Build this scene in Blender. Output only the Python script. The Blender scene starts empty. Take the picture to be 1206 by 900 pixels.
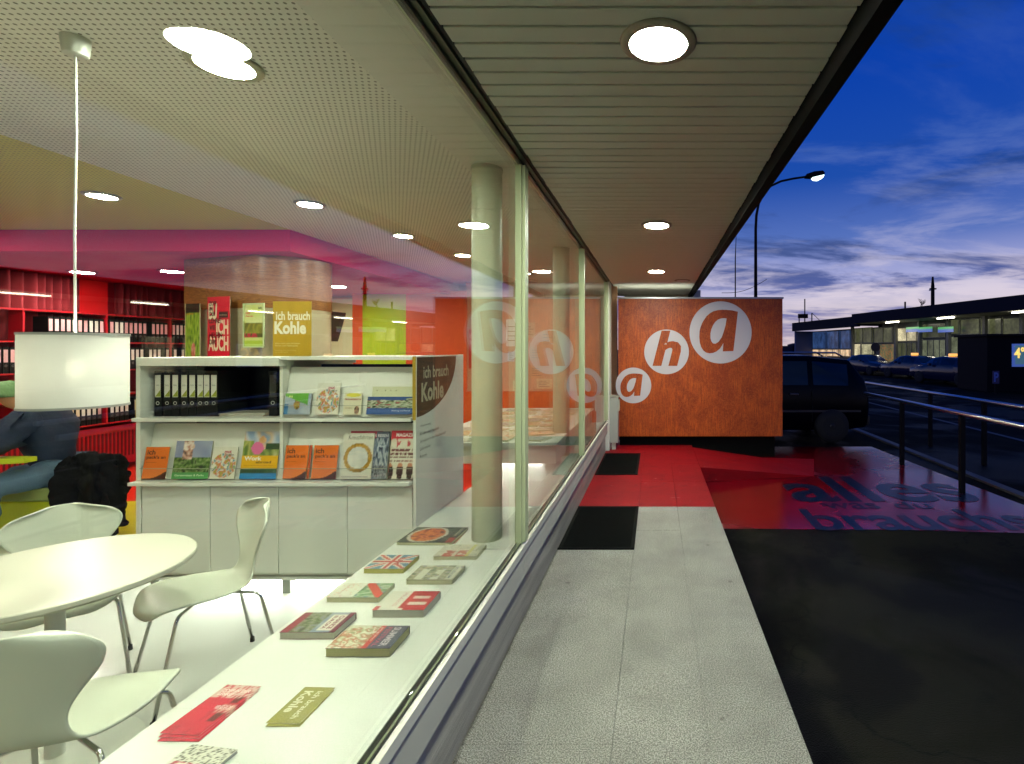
import bpy, bmesh, math, random
from mathutils import Vector, Matrix, noise
from math import radians as R, sin, cos, pi
random.seed(7)
S = bpy.context.scene
COL = S.collection
F = 610.0            # focal length in pixels of the 1206 px wide photograph
HC = 1.6             # camera height

# ---------------------------------------------------------------- camera
cam = bpy.data.cameras.new('camera'); camo = bpy.data.objects.new('camera', cam); COL.objects.link(camo)
camo.location = (0, 0, HC); camo.rotation_euler = (R(90), 0, 0)
cam.sensor_width = 36; cam.lens = F / 1206 * 36
cam.shift_x = (603 - 772) / 1206; cam.shift_y = (412 - 450) / 1206
cam.clip_start = 0.05; cam.clip_end = 2000
S.camera = camo

# ---------------------------------------------------------------- world: dusk sky
def build_world():
    w = bpy.data.worlds.new('World'); S.world = w; w.use_nodes = True
    nt = w.node_tree; N = nt.nodes; L = nt.links; N.clear()
    def n(t, **k):
        o = N.new(t)
        for a, b in k.items(): setattr(o, a, b)
        return o
    def mth(op, a, b=None):
        o = n('ShaderNodeMath', operation=op)
        for i, v in enumerate((a, b)):
            if v is None: continue
            if isinstance(v, (int, float)): o.inputs[i].default_value = v
            else: L.new(v, o.inputs[i])
        return o.outputs[0]
    def ramp(fac, stops):
        o = n('ShaderNodeValToRGB'); e = o.color_ramp.elements
        while len(e) > 1: e.remove(e[-1])
        e[0].position = stops[0][0]; e[0].color = (*stops[0][1], 1)
        for p, c in stops[1:]:
            x = e.new(p); x.color = (*c, 1)
        L.new(fac, o.inputs[0]); return o.outputs[0]
    tc = n('ShaderNodeTexCoord'); sp = n('ShaderNodeSeparateXYZ'); L.new(tc.outputs['Generated'], sp.inputs[0])
    z = mth('MAXIMUM', sp.outputs[2], 0.0)
    base = ramp(z, [(0, (.66, .54, .56)), (.07, (.68, .60, .68)), (.13, (.40, .42, .72)), (.20, (.09, .17, .52)),
                    (.30, (.010, .075, .42)), (.45, (.001, .052, .42)), (1, (.001, .035, .28))])
    dx = mth('DIVIDE', sp.outputs[0], mth('ADD', z, .12)); dy = mth('DIVIDE', sp.outputs[1], mth('ADD', z, .12))
    cb = n('ShaderNodeCombineXYZ'); L.new(dx, cb.inputs[0]); L.new(dy, cb.inputs[1])
    mp = n('ShaderNodeMapping'); L.new(cb.outputs[0], mp.inputs[0]); mp.inputs['Scale'].default_value = (.62, 1.0, 1); mp.inputs['Rotation'].default_value = (0, 0, R(28)); mp.inputs['Location'].default_value = (1.3, .4, 0)
    def cloud(scale, det, dist, seed, lo, hi):
        t = n('ShaderNodeTexNoise', noise_dimensions='4D'); t.inputs['W'].default_value = seed
        t.inputs['Scale'].default_value = scale; t.inputs['Detail'].default_value = det; t.inputs['Distortion'].default_value = dist; t.inputs['Roughness'].default_value = .62
        L.new(mp.outputs[0], t.inputs['Vector'])
        m = n('ShaderNodeMapRange', interpolation_type='SMOOTHSTEP'); L.new(t.outputs[0], m.inputs[0]); m.inputs[1].default_value = lo; m.inputs[2].default_value = hi
        return m.outputs[0]
    bright = cloud(1.5, 10, .5, 3.1, .47, .63)
    dark = cloud(.85, 10, .5, 5.7, .46, .56)
    bcol = ramp(z, [(0, (.78, .62, .66)), (.10, (.74, .66, .78)), (.20, (.40, .42, .68)), (.34, (.14, .24, .58)), (.5, (.03, .10, .40)), (1, (.01, .06, .3))])
    dcol = ramp(z, [(0, (.20, .17, .34)), (.08, (.11, .14, .42)), (.16, (.06, .10, .30)), (.30, (.012, .05, .22)), (1, (.001, .03, .22))])
    def mix(f, a, b):
        o = n('ShaderNodeMix', data_type='RGBA'); L.new(f, o.inputs[0]); L.new(a, o.inputs[6]); L.new(b, o.inputs[7]); return o.outputs[2]
    dfac = mth('MULTIPLY', dark, ramp(z, [(0, (.2,) * 3), (.05, (.85,) * 3), (.12, (1.,) * 3), (.3, (.9,) * 3)]))
    c = mix(dfac, base, dcol)
    c = mix(mth('MULTIPLY', bright, ramp(z, [(0, (.5,) * 3), (.1, (.9,) * 3), (.22, (.45,) * 3), (.35, (.35,) * 3), (.6, (.3,) * 3)])), c, bcol)
    low = n('ShaderNodeMath', operation='LESS_THAN'); L.new(sp.outputs[2], low.inputs[0]); low.inputs[1].default_value = 0
    gnd = n('ShaderNodeRGB'); gnd.outputs[0].default_value = (.01, .01, .02, 1)
    c = mix(low.outputs[0], c, gnd.outputs[0])
    # a little of the physical twilight sky on top of the painted colours of the dusk
    sky = n('ShaderNodeTexSky', sky_type='NISHITA'); sky.sun_disc = False; sky.sun_elevation = R(0.5); sky.sun_rotation = R(60)
    bg1 = n('ShaderNodeBackground'); bg2 = n('ShaderNodeBackground'); L.new(sky.outputs[0], bg1.inputs[0]); bg1.inputs[1].default_value = .004
    L.new(c, bg2.inputs[0]); bg2.inputs[1].default_value = .86
    ad = n('ShaderNodeAddShader'); L.new(bg1.outputs[0], ad.inputs[0]); L.new(bg2.outputs[0], ad.inputs[1])
    out = n('ShaderNodeOutputWorld'); L.new(ad.outputs[0], out.inputs[0])
build_world()
S.view_settings.view_transform = 'Standard'; S.view_settings.look = 'None'
S.view_settings.gamma = 1; S.view_settings.use_curve_mapping = False
S.view_settings.exposure = 0.15
cy = S.cycles
cy.use_denoising = True; cy.max_bounces = 10; cy.diffuse_bounces = 5; cy.glossy_bounces = 4; cy.transmission_bounces = 6
cy.transparent_max_bounces = 14; cy.sample_clamp_indirect = 4.0; cy.caustics_reflective = False; cy.caustics_refractive = False
try: cy.denoising_use_albedo = True
except Exception: pass
# strengths of the lamps of the place
INDOOR, OUTDOOR = 335.0, 365.0
LCOL = (.95, 1.0, .83); OCOL = (.95, 1.0, .84)

# ---------------------------------------------------------------- colour and material helpers
def lin(c):
    if isinstance(c, str): c = tuple(int(c[i:i + 2], 16) / 255 for i in (0, 2, 4))
    return tuple(x / 12.92 if x <= .04045 else ((x + .055) / 1.055) ** 2.4 for x in c)
MATS = {}
def M(name, col=(.5, .5, .5), rough=.5, metal=0., var=0., vs=4., bump=0., bs=60., emis=None, es=1., spec=.5, coat=0., trans=None):
    if name in MATS: return MATS[name]
    m = bpy.data.materials.new(name); MATS[name] = m; m.use_nodes = True
    nt = m.node_tree; b = nt.nodes['Principled BSDF']; L = nt.links
    if isinstance(col, str): col = lin(col)
    b.inputs['Base Color'].default_value = (*col, 1); b.inputs['Roughness'].default_value = rough; b.inputs['Metallic'].default_value = metal
    b.inputs['Specular IOR Level'].default_value = spec; b.inputs['Coat Weight'].default_value = coat
    if emis is not None:
        b.inputs['Emission Color'].default_value = (*emis, 1); b.inputs['Emission Strength'].default_value = es
    if var or bump:
        tc = nt.nodes.new('ShaderNodeTexCoord')
    if var:
        t = nt.nodes.new('ShaderNodeTexNoise'); t.inputs['Scale'].default_value = vs; t.inputs['Detail'].default_value = 6
        L.new(tc.outputs['Object'], t.inputs['Vector'])
        r = nt.nodes.new('ShaderNodeMapRange'); L.new(t.outputs[0], r.inputs[0]); r.inputs[1].default_value = .3; r.inputs[2].default_value = .7
        r.inputs[3].default_value = 1 - var; r.inputs[4].default_value = 1 + var
        v = nt.nodes.new('ShaderNodeMix'); v.data_type = 'RGBA'; v.blend_type = 'MULTIPLY'; v.inputs[0].default_value = 1
        v.inputs[6].default_value = (*col, 1); L.new(r.outputs[0], v.inputs[7]); L.new(v.outputs[2], b.inputs['Base Color'])
        rr = nt.nodes.new('ShaderNodeMapRange'); L.new(t.outputs[0], rr.inputs[0]); rr.inputs[3].default_value = max(.02, rough * .75); rr.inputs[4].default_value = min(1, rough * 1.25)
        L.new(rr.outputs[0], b.inputs['Roughness'])
    if bump:
        t = nt.nodes.new('ShaderNodeTexNoise'); t.inputs['Scale'].default_value = bs; t.inputs['Detail'].default_value = 4
        L.new(tc.outputs['Object'], t.inputs['Vector'])
        bp = nt.nodes.new('ShaderNodeBump'); bp.inputs['Strength'].default_value = bump; bp.inputs['Distance'].default_value = .01
        L.new(t.outputs[0], bp.inputs['Height']); L.new(bp.outputs[0], b.inputs['Normal'])
    return m
def C(hexcol, rough=.5, **k): return M('paint_' + hexcol, lin(hexcol), rough, **k)
def E(name, col, s): return M(name, (.8, .8, .8), .5, emis=col, es=s)
def LAMP(name, col, s):
    if name in MATS: return MATS[name]
    m = E(name, col, s); nt = m.node_tree; g = nt.nodes.new('ShaderNodeNewGeometry'); k = nt.nodes.new('ShaderNodeMath'); k.operation = 'MULTIPLY_ADD'; nt.links.new(g.outputs['Backfacing'], k.inputs[0]); k.inputs[1].default_value = -s; k.inputs[2].default_value = s; nt.links.new(k.outputs[0], nt.nodes['Principled BSDF'].inputs['Emission Strength']); return m
class NT:
    """short-hand for hand made node materials"""
    def __init__(s, name):
        s.m = bpy.data.materials.new(name); MATS[name] = s.m; s.m.use_nodes = True; s.nt = s.m.node_tree; s.N = s.nt.nodes; s.L = s.nt.links
        s.b = s.N['Principled BSDF']; s.out = s.N['Material Output']; s.tc = s.N.new('ShaderNodeTexCoord')
        s.geo = s.N.new('ShaderNodeNewGeometry'); s.P = s.geo.outputs['Position']
    def set(s, inp, v):
        if hasattr(v, 'is_linked') or hasattr(v, 'links'): s.L.new(v, inp)
        elif isinstance(v, tuple) and len(v) == 3 and inp.type == 'RGBA': inp.default_value = (*v, 1)
        else: inp.default_value = v
    def math(s, op, a, b=0., c=0.):
        o = s.N.new('ShaderNodeMath'); o.operation = op
        for i, v in enumerate((a, b, c)): s.set(o.inputs[i], v)
        return o.outputs[0]
    def noise(s, scale, det=5, vec=None, rough=.5, dist=0., sc=None):
        o = s.N.new('ShaderNodeTexNoise'); vec = vec or s.P
        if sc:
            mp = s.N.new('ShaderNodeMapping'); mp.inputs['Scale'].default_value = sc; s.L.new(vec, mp.inputs[0]); vec = mp.outputs[0]
        s.L.new(vec, o.inputs['Vector']); o.inputs['Scale'].default_value = scale; o.inputs['Detail'].default_value = det
        o.inputs['Roughness'].default_value = rough; o.inputs['Distortion'].default_value = dist; return o.outputs[0]
    def rng(s, v, a, b, c, d, smooth=False):
        o = s.N.new('ShaderNodeMapRange'); s.set(o.inputs[0], v)
        if smooth: o.interpolation_type = 'SMOOTHSTEP'
        for i, x in enumerate((a, b, c, d)): o.inputs[i + 1].default_value = x
        return o.outputs[0]
    def mix(s, f, a, b, mode='MIX'):
        o = s.N.new('ShaderNodeMix'); o.data_type = 'RGBA'; o.blend_type = mode
        s.set(o.inputs[0], f); s.set(o.inputs[6], a); s.set(o.inputs[7], b); return o.outputs[2]
    def bump(s, h, st, d=.01):
        o = s.N.new('ShaderNodeBump'); o.inputs['Strength'].default_value = st; o.inputs['Distance'].default_value = d
        s.set(o.inputs['Height'], h); s.L.new(o.outputs[0], s.b.inputs['Normal'])
    def col(s, v): s.set(s.b.inputs['Base Color'], v)
    def rough(s, v): s.set(s.b.inputs['Roughness'], v)
    def xyz(s, vec=None):
        o = s.N.new('ShaderNodeSeparateXYZ'); s.L.new(vec or s.P, o.inputs[0]); return o.outputs

# printed paper: colours come from a colour attribute made by the painters below
t = NT('printed_paper'); a = t.N.new('ShaderNodeVertexColor'); a.layer_name = 'print'; t.col(a.outputs[0]); t.rough(.35)
# glass of the shop front: clear, mirror reflection rising towards grazing angles
def glass_mat(name, f0, tint=(.975, .99, .965)):
    t = NT(name); t.N.remove(t.b)
    lw = t.N.new('ShaderNodeVectorMath'); lw.operation = 'DOT_PRODUCT'; t.L.new(t.geo.outputs['Incoming'], lw.inputs[0]); t.L.new(t.geo.outputs['Normal'], lw.inputs[1])
    c = t.math('ABSOLUTE', lw.outputs['Value']); k = t.math('POWER', t.math('SUBTRACT', 1., c), 4.)
    f = t.math('MULTIPLY_ADD', k, .92 - f0, f0)
    tr = t.N.new('ShaderNodeBsdfTransparent'); tr.inputs[0].default_value = (*tint, 1)
    gl = t.N.new('ShaderNodeBsdfGlossy'); gl.inputs['Roughness'].default_value = 0.0; gl.inputs[0].default_value = (1, 1, 1, 1)
    mx = t.N.new('ShaderNodeMixShader'); t.L.new(f, mx.inputs[0]); t.L.new(tr.outputs[0], mx.inputs[1]); t.L.new(gl.outputs[0], mx.inputs[2])
    t.L.new(mx.outputs[0], t.out.inputs[0]); return t.m
glass_mat('shop_glass', .05)
glass_mat('thin_glass', .06)
# plywood of the outer wall: orange stained, vertical grain with flame figure
t = NT('stained_plywood')
g1 = t.noise(9, 8, sc=(9, 9, .55), rough=.6, dist=.6); g2 = t.noise(2.2, 6, sc=(1, 1, .8), dist=1.2); g3 = t.noise(40, 3, sc=(3, 3, .25))
c = t.mix(t.rng(g1, .35, .65, 0, 1), lin('84300a'), lin('cc5a16')); c = t.mix(t.rng(g2, .42, .60, 0, .75, True), c, lin('8a2e08')); c = t.mix(t.rng(t.noise(26, 5, sc=(1, 1, .8), dist=2.), .45, .6, 0, .4), c, lin('d06a20')); c = t.mix(t.rng(g3, .55, .75, 0, .35), c, lin('4a1c07'))
sx = t.xyz(); pj = t.math('PINGPONG', t.math('ADD', sx[0], .39), .61)
t.col(c); t.rough(t.rng(g1, .3, .7, .38, .55)); t.bump(g1, .12)
# oak veneer of the round cabin indoors
t = NT('oak_veneer')
g = t.noise(2.2, 7, sc=(.8, .8, 7), dist=2.6, rough=.6); g2 = t.noise(14, 4, sc=(.5, .5, 9)); wv_ = t.math('PINGPONG', t.math('MULTIPLY', g, 9.), .5)
c = t.mix(t.rng(wv_, 0, .5, 0, 1), lin('74471f'), lin('9a6632')); c = t.mix(t.rng(g2, .5, .75, 0, .45), c, lin('4a2c14')); t.col(c); t.rough(.35)
t = NT('dark_veneer')
g = t.noise(6, 6, sc=(1, 1, 14), dist=.8); t.col(t.mix(t.rng(g, .3, .7, 0, 1), lin('2c1c0c'), lin('5a3a18'))); t.rough(.4)
# perforated ceiling board: round holes on a square grid
def perf_mat(nm, ca, cb):
    t = NT(nm); sx = t.xyz(); pit = .027
    def cell(v, off): return t.math('SUBTRACT', t.math('FRACT', t.math('ADD', t.math('DIVIDE', v, pit), off)), .5)
    row = t.math('MULTIPLY', t.math('FLOOR', t.math('DIVIDE', sx[1], pit)), .5)
    cx = t.math('SUBTRACT', t.math('FRACT', t.math('ADD', t.math('DIVIDE', sx[0], pit), row)), .5); cyy = cell(sx[1], 0)
    d = t.math('SQRT', t.math('ADD', t.math('MULTIPLY', cx, cx), t.math('MULTIPLY', cyy, cyy)))
    hole = t.rng(d, .17, .24, 1, 0); t.col(t.mix(hole, lin(ca), lin(cb))); t.rough(.7); t.bump(t.math('SUBTRACT', 1., hole), .3, .004); return t.m
perf_mat('perforated_board', 'f2f2e4', '6f6e56')
# pale rough paving, joints are real gaps between slabs
t = NT('pale_paving')
a = t.noise(3.0, 6); b_ = t.noise(170, 3); c_ = t.noise(60, 3, dist=.5); sp_ = t.noise(9, 6, rough=.75)
c = t.mix(t.rng(a, .3, .7, 0, 1), lin('b0afa3'), lin('cbcabd')); c = t.mix(t.rng(b_, .40, .62, .8, 0), c, lin('55534a')); c = t.mix(t.rng(sp_, .66, .74, 0, .55), c, lin('6a6140'))
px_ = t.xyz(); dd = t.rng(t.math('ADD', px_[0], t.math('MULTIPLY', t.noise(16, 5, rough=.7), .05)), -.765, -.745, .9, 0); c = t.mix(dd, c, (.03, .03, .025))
vo = t.N.new('ShaderNodeTexVoronoi'); vo.inputs['Scale'].default_value = 2.6; t.L.new(t.P, vo.inputs['Vector']); c = t.mix(t.rng(vo.outputs['Distance'], .035, .05, .45, 0), c, lin('4c4a3e'))
tr_n = t.noise(1.1, 7, rough=.75, dist=.8); c = t.mix(t.rng(tr_n, .52, .66, 0, .35), c, lin('77756a'))
t.col(c); t.rough(.8); t.bump(t.math('ADD', b_, c_), 1.0, .010)
def red_paint(name, base, wet):
    t = NT(name); a = t.noise(2.5, 6); b_ = t.noise(120, 3); sc_ = t.noise(5, 8, rough=.8, dist=1.5); pud = t.noise(.55, 4, dist=.6)
    c = t.mix(t.rng(a, .3, .7, 0, 1), lin(base), tuple(x * 1.3 for x in lin(base)))
    if wet:
        t.rough(t.rng(pud, .42, .60, .12, .30, True)); c = t.mix(t.rng(b_, .3, .6, .5, 0), c, (.03, .002, .004)); c = t.mix(t.rng(t.noise(1.6, 7, rough=.75, dist=.7), .5, .62, 0, .6), c, (.04, .002, .006)); t.bump(t.math('ADD', t.noise(14, 4), t.math('MULTIPLY', b_, .5)), .12, .01); t.b.inputs['Specular IOR Level'].default_value = 1.0
    else:
        c = t.mix(t.rng(sc_, .62, .67, 0, .7), c, lin('b8877c')); c = t.mix(t.rng(t.noise(7, 5, rough=.7), .55, .75, 0, .5), c, (.06, .004, .006)); t.rough(.6); t.b.inputs['Specular IOR Level'].default_value = .2; t.bump(b_, .5, .005)
    t.col(c); return t.m
red_paint('red_coating', '860510', False); red_paint('wet_red_coating', '7a0310', True)
# asphalt: dark, patchy, wet in places
t = NT('asphalt'); a = t.noise(.45, 5, dist=.8); g = t.noise(140, 3); p = t.noise(.9, 6, rough=.6, dist=.5); sx = t.xyz()
edge = t.math('ADD', sx[0], t.math('MULTIPLY', t.noise(5, 6, rough=.7), .5))
wet = t.rng(edge, .98, 1.12, 1, 0, True)
c = t.mix(t.rng(p, .46, .54, 0, 1, True), (.006, .006, .004), (.017, .0165, .010)); c = t.mix(t.rng(g, .3, .7, 0, .6), c, (.006, .006, .005)); c = t.mix(t.math('MULTIPLY', wet, .85), c, (.003, .003, .003))
cr = t.N.new('ShaderNodeTexVoronoi'); cr.feature = 'DISTANCE_TO_EDGE'; cr.inputs['Scale'].default_value = .55; dv = t.N.new('ShaderNodeVectorMath'); dv.operation = 'ADD'; nn = t.N.new('ShaderNodeTexNoise'); nn.inputs['Scale'].default_value = 3.; nn.inputs['Detail'].default_value = 6; t.L.new(t.P, nn.inputs['Vector']); t.L.new(t.P, dv.inputs[0]); t.L.new(nn.outputs['Color'], dv.inputs[1]); t.L.new(dv.outputs[0], cr.inputs['Vector'])
c = t.mix(t.rng(cr.outputs[0], .004, .012, .8, 0), c, (.002, .002, .002)); st_n = t.noise(2.3, 5, rough=.7); c = t.mix(t.rng(st_n, .66, .70, 0, .7), c, (.05, .05, .042))
t.col(c); t.rough(t.rng(a, .42, .55, .5, .9, True)); t.bump(g, 1.0, .012); t.b.inputs['Specular IOR Level'].default_value = .07
t = NT('painted_plinth'); a = t.noise(3, 6, sc=(1, .35, 6)); g = t.noise(12, 5, sc=(1, .3, 7), rough=.7)
t.col(t.mix(t.rng(a, .35, .65, 0, 1), lin('a09c8c'), lin('c6c2b0'))); t.rough(.28); t.bump(g, .35, .01); t.b.inputs['Specular IOR Level'].default_value = .45
t = NT('red_drape'); a = t.noise(3, 3, sc=(1, 1, .2)); t.col(t.mix(a, (.14, .004, .008), (.22, .006, .012))); t.rough(.8)

WHITE = M('white_laminate', lin('e2e6da'), .28); WHITE2 = M('white_paint', lin('e6e8da'), .5, var=.03, vs=2)
CREAM = M('frame_paint', lin('b9c39c'), .35); FRAME_DK = M('dark_frame', lin('1a1f12'), .5); GREYP = M('grey_panel', lin('c6c5b4'), .55, var=.05, vs=2, spec=.25)
BLACK = M('black_plastic', (.012, .012, .013), .4); CHROME = M('chrome', (.75, .76, .76), .12, 1.)
FLOORW = M('white_floor', lin('e4e8e0'), .18); RED = M('red_lacquer', (.38, .004, .012), .35); REDW = M('red_wall', (.30, .004, .012), .5, var=.05, vs=2)
GLASS = MATS['shop_glass']; PLY = MATS['stained_plywood']; PRINT = MATS['printed_paper']

# ---------------------------------------------------------------- mesh helpers
class MB:
    def __init__(s): s.v = []; s.f = []; s.m = []; s.mats = []
    def mi(s, m):
        if m not in s.mats: s.mats.append(m)
        return s.mats.index(m)
    def add(s, vs, fs, m):
        k = len(s.v); s.v += [tuple(v) for v in vs]; i = s.mi(m)
        for f in fs: s.f.append(tuple(k + x for x in f)); s.m.append(i)
        return s
    def box(s, x0, x1, y0, y1, z0, z1, m):
        return s.add([(x, y, z) for x in (x0, x1) for y in (y0, y1) for z in (z0, z1)],
              [(0, 1, 3, 2), (4, 6, 7, 5), (0, 4, 5, 1), (2, 3, 7, 6), (0, 2, 6, 4), (1, 5, 7, 3)], m)
    def prism(s, pts, axis, a, b, m):
        """polygon pts (2d) extruded along axis from a to b"""
        def P(p, t): return {'x': (t, p[0], p[1]), 'y': (p[0], t, p[1]), 'z': (p[0], p[1], t)}[axis]
        n = len(pts); vs = [P(p, a) for p in pts] + [P(p, b) for p in pts]
        return s.add(vs, [tuple(range(n))[::-1], tuple(range(n, 2 * n))] + [(i, (i + 1) % n, n + (i + 1) % n, n + i) for i in range(n)], m)
    def lathe(s, prof, m, n=24, c=(0, 0, 0), close=True):
        vs = []; fs = []
        for r, z in prof:
            for i in range(n):
                a = 2 * pi * i / n; vs.append((c[0] + r * cos(a), c[1] + r * sin(a), c[2] + z))
        for j in range(len(prof) - 1):
            for i in range(n): fs.append((j * n + i, j * n + (i + 1) % n, (j + 1) * n + (i + 1) % n, (j + 1) * n + i))
        if close:
            if prof[0][0] > 0: fs.append(tuple(range(n))[::-1])
            if prof[-1][0] > 0: fs.append(tuple(range((len(prof) - 1) * n, len(prof) * n)))
        return s.add(vs, fs, m)
    def tube(s, pts, r, m, n=8):
        pts = [Vector(p) for p in pts]; rs = r if isinstance(r, (list, tuple)) else [r] * len(pts); vs = []; fs = []
        ref = Vector((0, 0, 1)); d0 = (pts[1] - pts[0]).normalized()
        if abs(d0.dot(ref)) > .95: ref = Vector((1, 0, 0))
        u = d0.cross(ref).normalized()
        for k, p in enumerate(pts):
            d = ((pts[min(k + 1, len(pts) - 1)] - pts[max(k - 1, 0)])).normalized(); u = (u - d * u.dot(d)).normalized(); w = d.cross(u)
            for i in range(n):
                a = 2 * pi * i / n; vs.append(p + (u * cos(a) + w * sin(a)) * rs[k])
        for k in range(len(pts) - 1):
            for i in range(n): fs.append((k * n + i, k * n + (i + 1) % n, (k + 1) * n + (i + 1) % n, (k + 1) * n + i))
        fs += [tuple(range(n))[::-1], tuple(range((len(pts) - 1) * n, len(pts) * n))]
        return s.add(vs, fs, m)
    def mesh(s, name, smooth=False, off=None):
        me = bpy.data.meshes.new(name); vs = s.v if off is None else [(a - off[0], b - off[1], c - off[2]) for a, b, c in s.v]
        me.from_pydata(vs, [], s.f)
        for m in s.mats: me.materials.append(m)
        me.polygons.foreach_set('material_index', s.m); me.update()
        bm = bmesh.new(); bm.from_mesh(me); bmesh.ops.recalc_face_normals(bm, faces=bm.faces); bm.to_mesh(me); bm.free()
        if smooth:
            me.polygons.foreach_set('use_smooth', [True] * len(me.polygons))
        return me
def link(name, data, parent=None):
    o = bpy.data.objects.new(name, data); COL.objects.link(o)
    if parent: o.parent = parent
    return o
def origin(parent):
    p = Vector((0, 0, 0))
    while parent: p += parent.location; parent = parent.parent
    return p
def part(mb, name, parent, smooth=False, bevel=0., local=False, auto=False, label=None):
    """link a mesh written in world coordinates under its parent (unrotated) or in local ones"""
    off = None if local or parent is None else origin(parent)
    o = link(name, mb.mesh(name, smooth, off), parent)
    if bevel:
        b = o.modifiers.new('bevel', 'BEVEL'); b.width = bevel; b.segments = 2; b.limit_method = 'ANGLE'
    if auto:
        for p in o.data.polygons: p.use_smooth = True
        e = o.modifiers.new('split', 'EDGE_SPLIT'); e.split_angle = R(35)
    if label: o['label'] = label
    return o
def tag(o, label, cat, group=None):
    o['label'] = label; o['category'] = cat
    if group: o['group'] = group
    return o
def thing(name, label, cat, loc=(0, 0, 0), rz=0., group=None):
    o = link(name, None); o.location = loc; o.rotation_euler = (0, 0, rz); return tag(o, label, cat, group)
def struct(mb, name, **k):
    o = part(mb, name, None, **k); o['kind'] = 'structure'; return o
def box(x0, x1, y0, y1, z0, z1, m): return MB().box(x0, x1, y0, y1, z0, z1, m)
def copy_tree(o, parent=None):
    c = o.copy(); COL.objects.link(c); c.parent = parent
    for ch in list(o.children): copy_tree(ch, c)
    return c
def PX(px, z): return (px - 772) / F * z
def HZ(py, z): return HC - (py - 412) / F * z
def ZF(py, h): return F * (HC - h) / (py - 412)      # distance at which height h shows at row py

# text as flat mesh, fitted into a width x height box with its lower left corner at 0,0
_tc = {}
def text_data(s, bold=0., shear=0.):
    k = (s, bold, shear)
    if k not in _tc:
        cu = bpy.data.curves.new('lettering', 'FONT'); cu.body = s; cu.size = 1; cu.offset = bold; cu.shear = shear; cu.resolution_u = 3; cu.space_line = .9
        o = bpy.data.objects.new('tmp', cu); COL.objects.link(o); dg = bpy.context.evaluated_depsgraph_get()
        me = bpy.data.meshes.new_from_object(o.evaluated_get(dg)); vs = [tuple(v.co) for v in me.vertices]; fs = [tuple(p.vertices) for p in me.polygons]
        bpy.data.objects.remove(o); bpy.data.curves.remove(cu); bpy.data.meshes.remove(me); _tc[k] = (vs, fs)
    return _tc[k]
def text_mb(mb, s, x, y, w, h, m, z=0., bold=0., shear=0.):
    vs, fs = text_data(s, bold, shear)
    if not vs: return mb
    x0 = min(v[0] for v in vs); x1 = max(v[0] for v in vs); y0 = min(v[1] for v in vs); y1 = max(v[1] for v in vs)
    if w is None: w = (x1 - x0) / (y1 - y0) * h
    if h is None: h = (y1 - y0) / (x1 - x0) * w
    return mb.add([(x + (v[0] - x0) / (x1 - x0) * w, y + (v[1] - y0) / (y1 - y0) * h, z) for v in vs], fs, m)
def sheet(name, w, h, painter, parent, nx=28, ny=36, z=0., x=0., y=0., bend=0.):
    """printed sheet in local xy, lower left corner at x,y"""
    me = bpy.data.meshes.new(name); vs = []; cs = []
    for j in range(ny + 1):
        for i in range(nx + 1):
            u, v = i / nx, j / ny; vs.append((x + u * w, y + v * h, z + bend * (u - .5) ** 2)); cs.append((*lin(painter(u, v)), 1))
    fs = [(j * (nx + 1) + i, j * (nx + 1) + i + 1, (j + 1) * (nx + 1) + i + 1, (j + 1) * (nx + 1) + i) for j in range(ny) for i in range(nx)]
    me.from_pydata(vs, [], fs); me.materials.append(PRINT)
    a = me.color_attributes.new('print', 'FLOAT_COLOR', 'POINT'); a.data.foreach_set('color', [x for c in cs for x in c])
    return link(name, me, parent)
def hx(s): return tuple(int(s[i:i + 2], 16) / 255 for i in (0, 2, 4))
def nz(u, v, s, k=0.): return noise.noise(Vector((u * s, v * s, k))) * .5 + .5
def pal(u, v, s, k, cols):
    t = max(0, min(.999, (nz(u, v, s, k) - .22) / .56)) * (len(cols) - 1); i = int(t); f = t - i
    return tuple(a + (b - a) * f for a, b in zip(cols[i], cols[min(i + 1, len(cols) - 1)]))

# ================================================================ ground and platform
G = -.2   # level of the road in front of the platform
struct(MB().box(-60, 400, -40, 600, G - .3, G, MATS['asphalt']), 'ground')
bp = thing('paved_platform', 'raised pale paving slabs in front of the shop window with a red painted end', 'pavement', (0, 0, 0))
part(box(-.79, .61, -2.2, 9.4, G - .05, -.035, M('slab_edge', lin('8d8b80'), .7, bump=.4)), 'platform_base', bp)
xs = [-.787, -.175, .22, .61]
for i in range(3):
    off = [0.0, .49, .21][i]; ys = [-2.2]
    y = -2.2 + .3 + off
    while y < 5.2: ys.append(y); y += 1.0
    ys += [5.28]; y = 6.28
    while y < 8.4: ys.append(y); y += 1.0
    ys.append(8.95)
    for a, b in zip(ys, ys[1:]):
        red = a >= 5.27
        part(box(xs[i] + .0012, xs[i + 1] - .0012, a + .0009, b - .0009, -.035, random.uniform(-.0008, .0008), MATS['red_coating'] if red else MATS['pale_paving']), 'slab', bp, bevel=.002)
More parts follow.
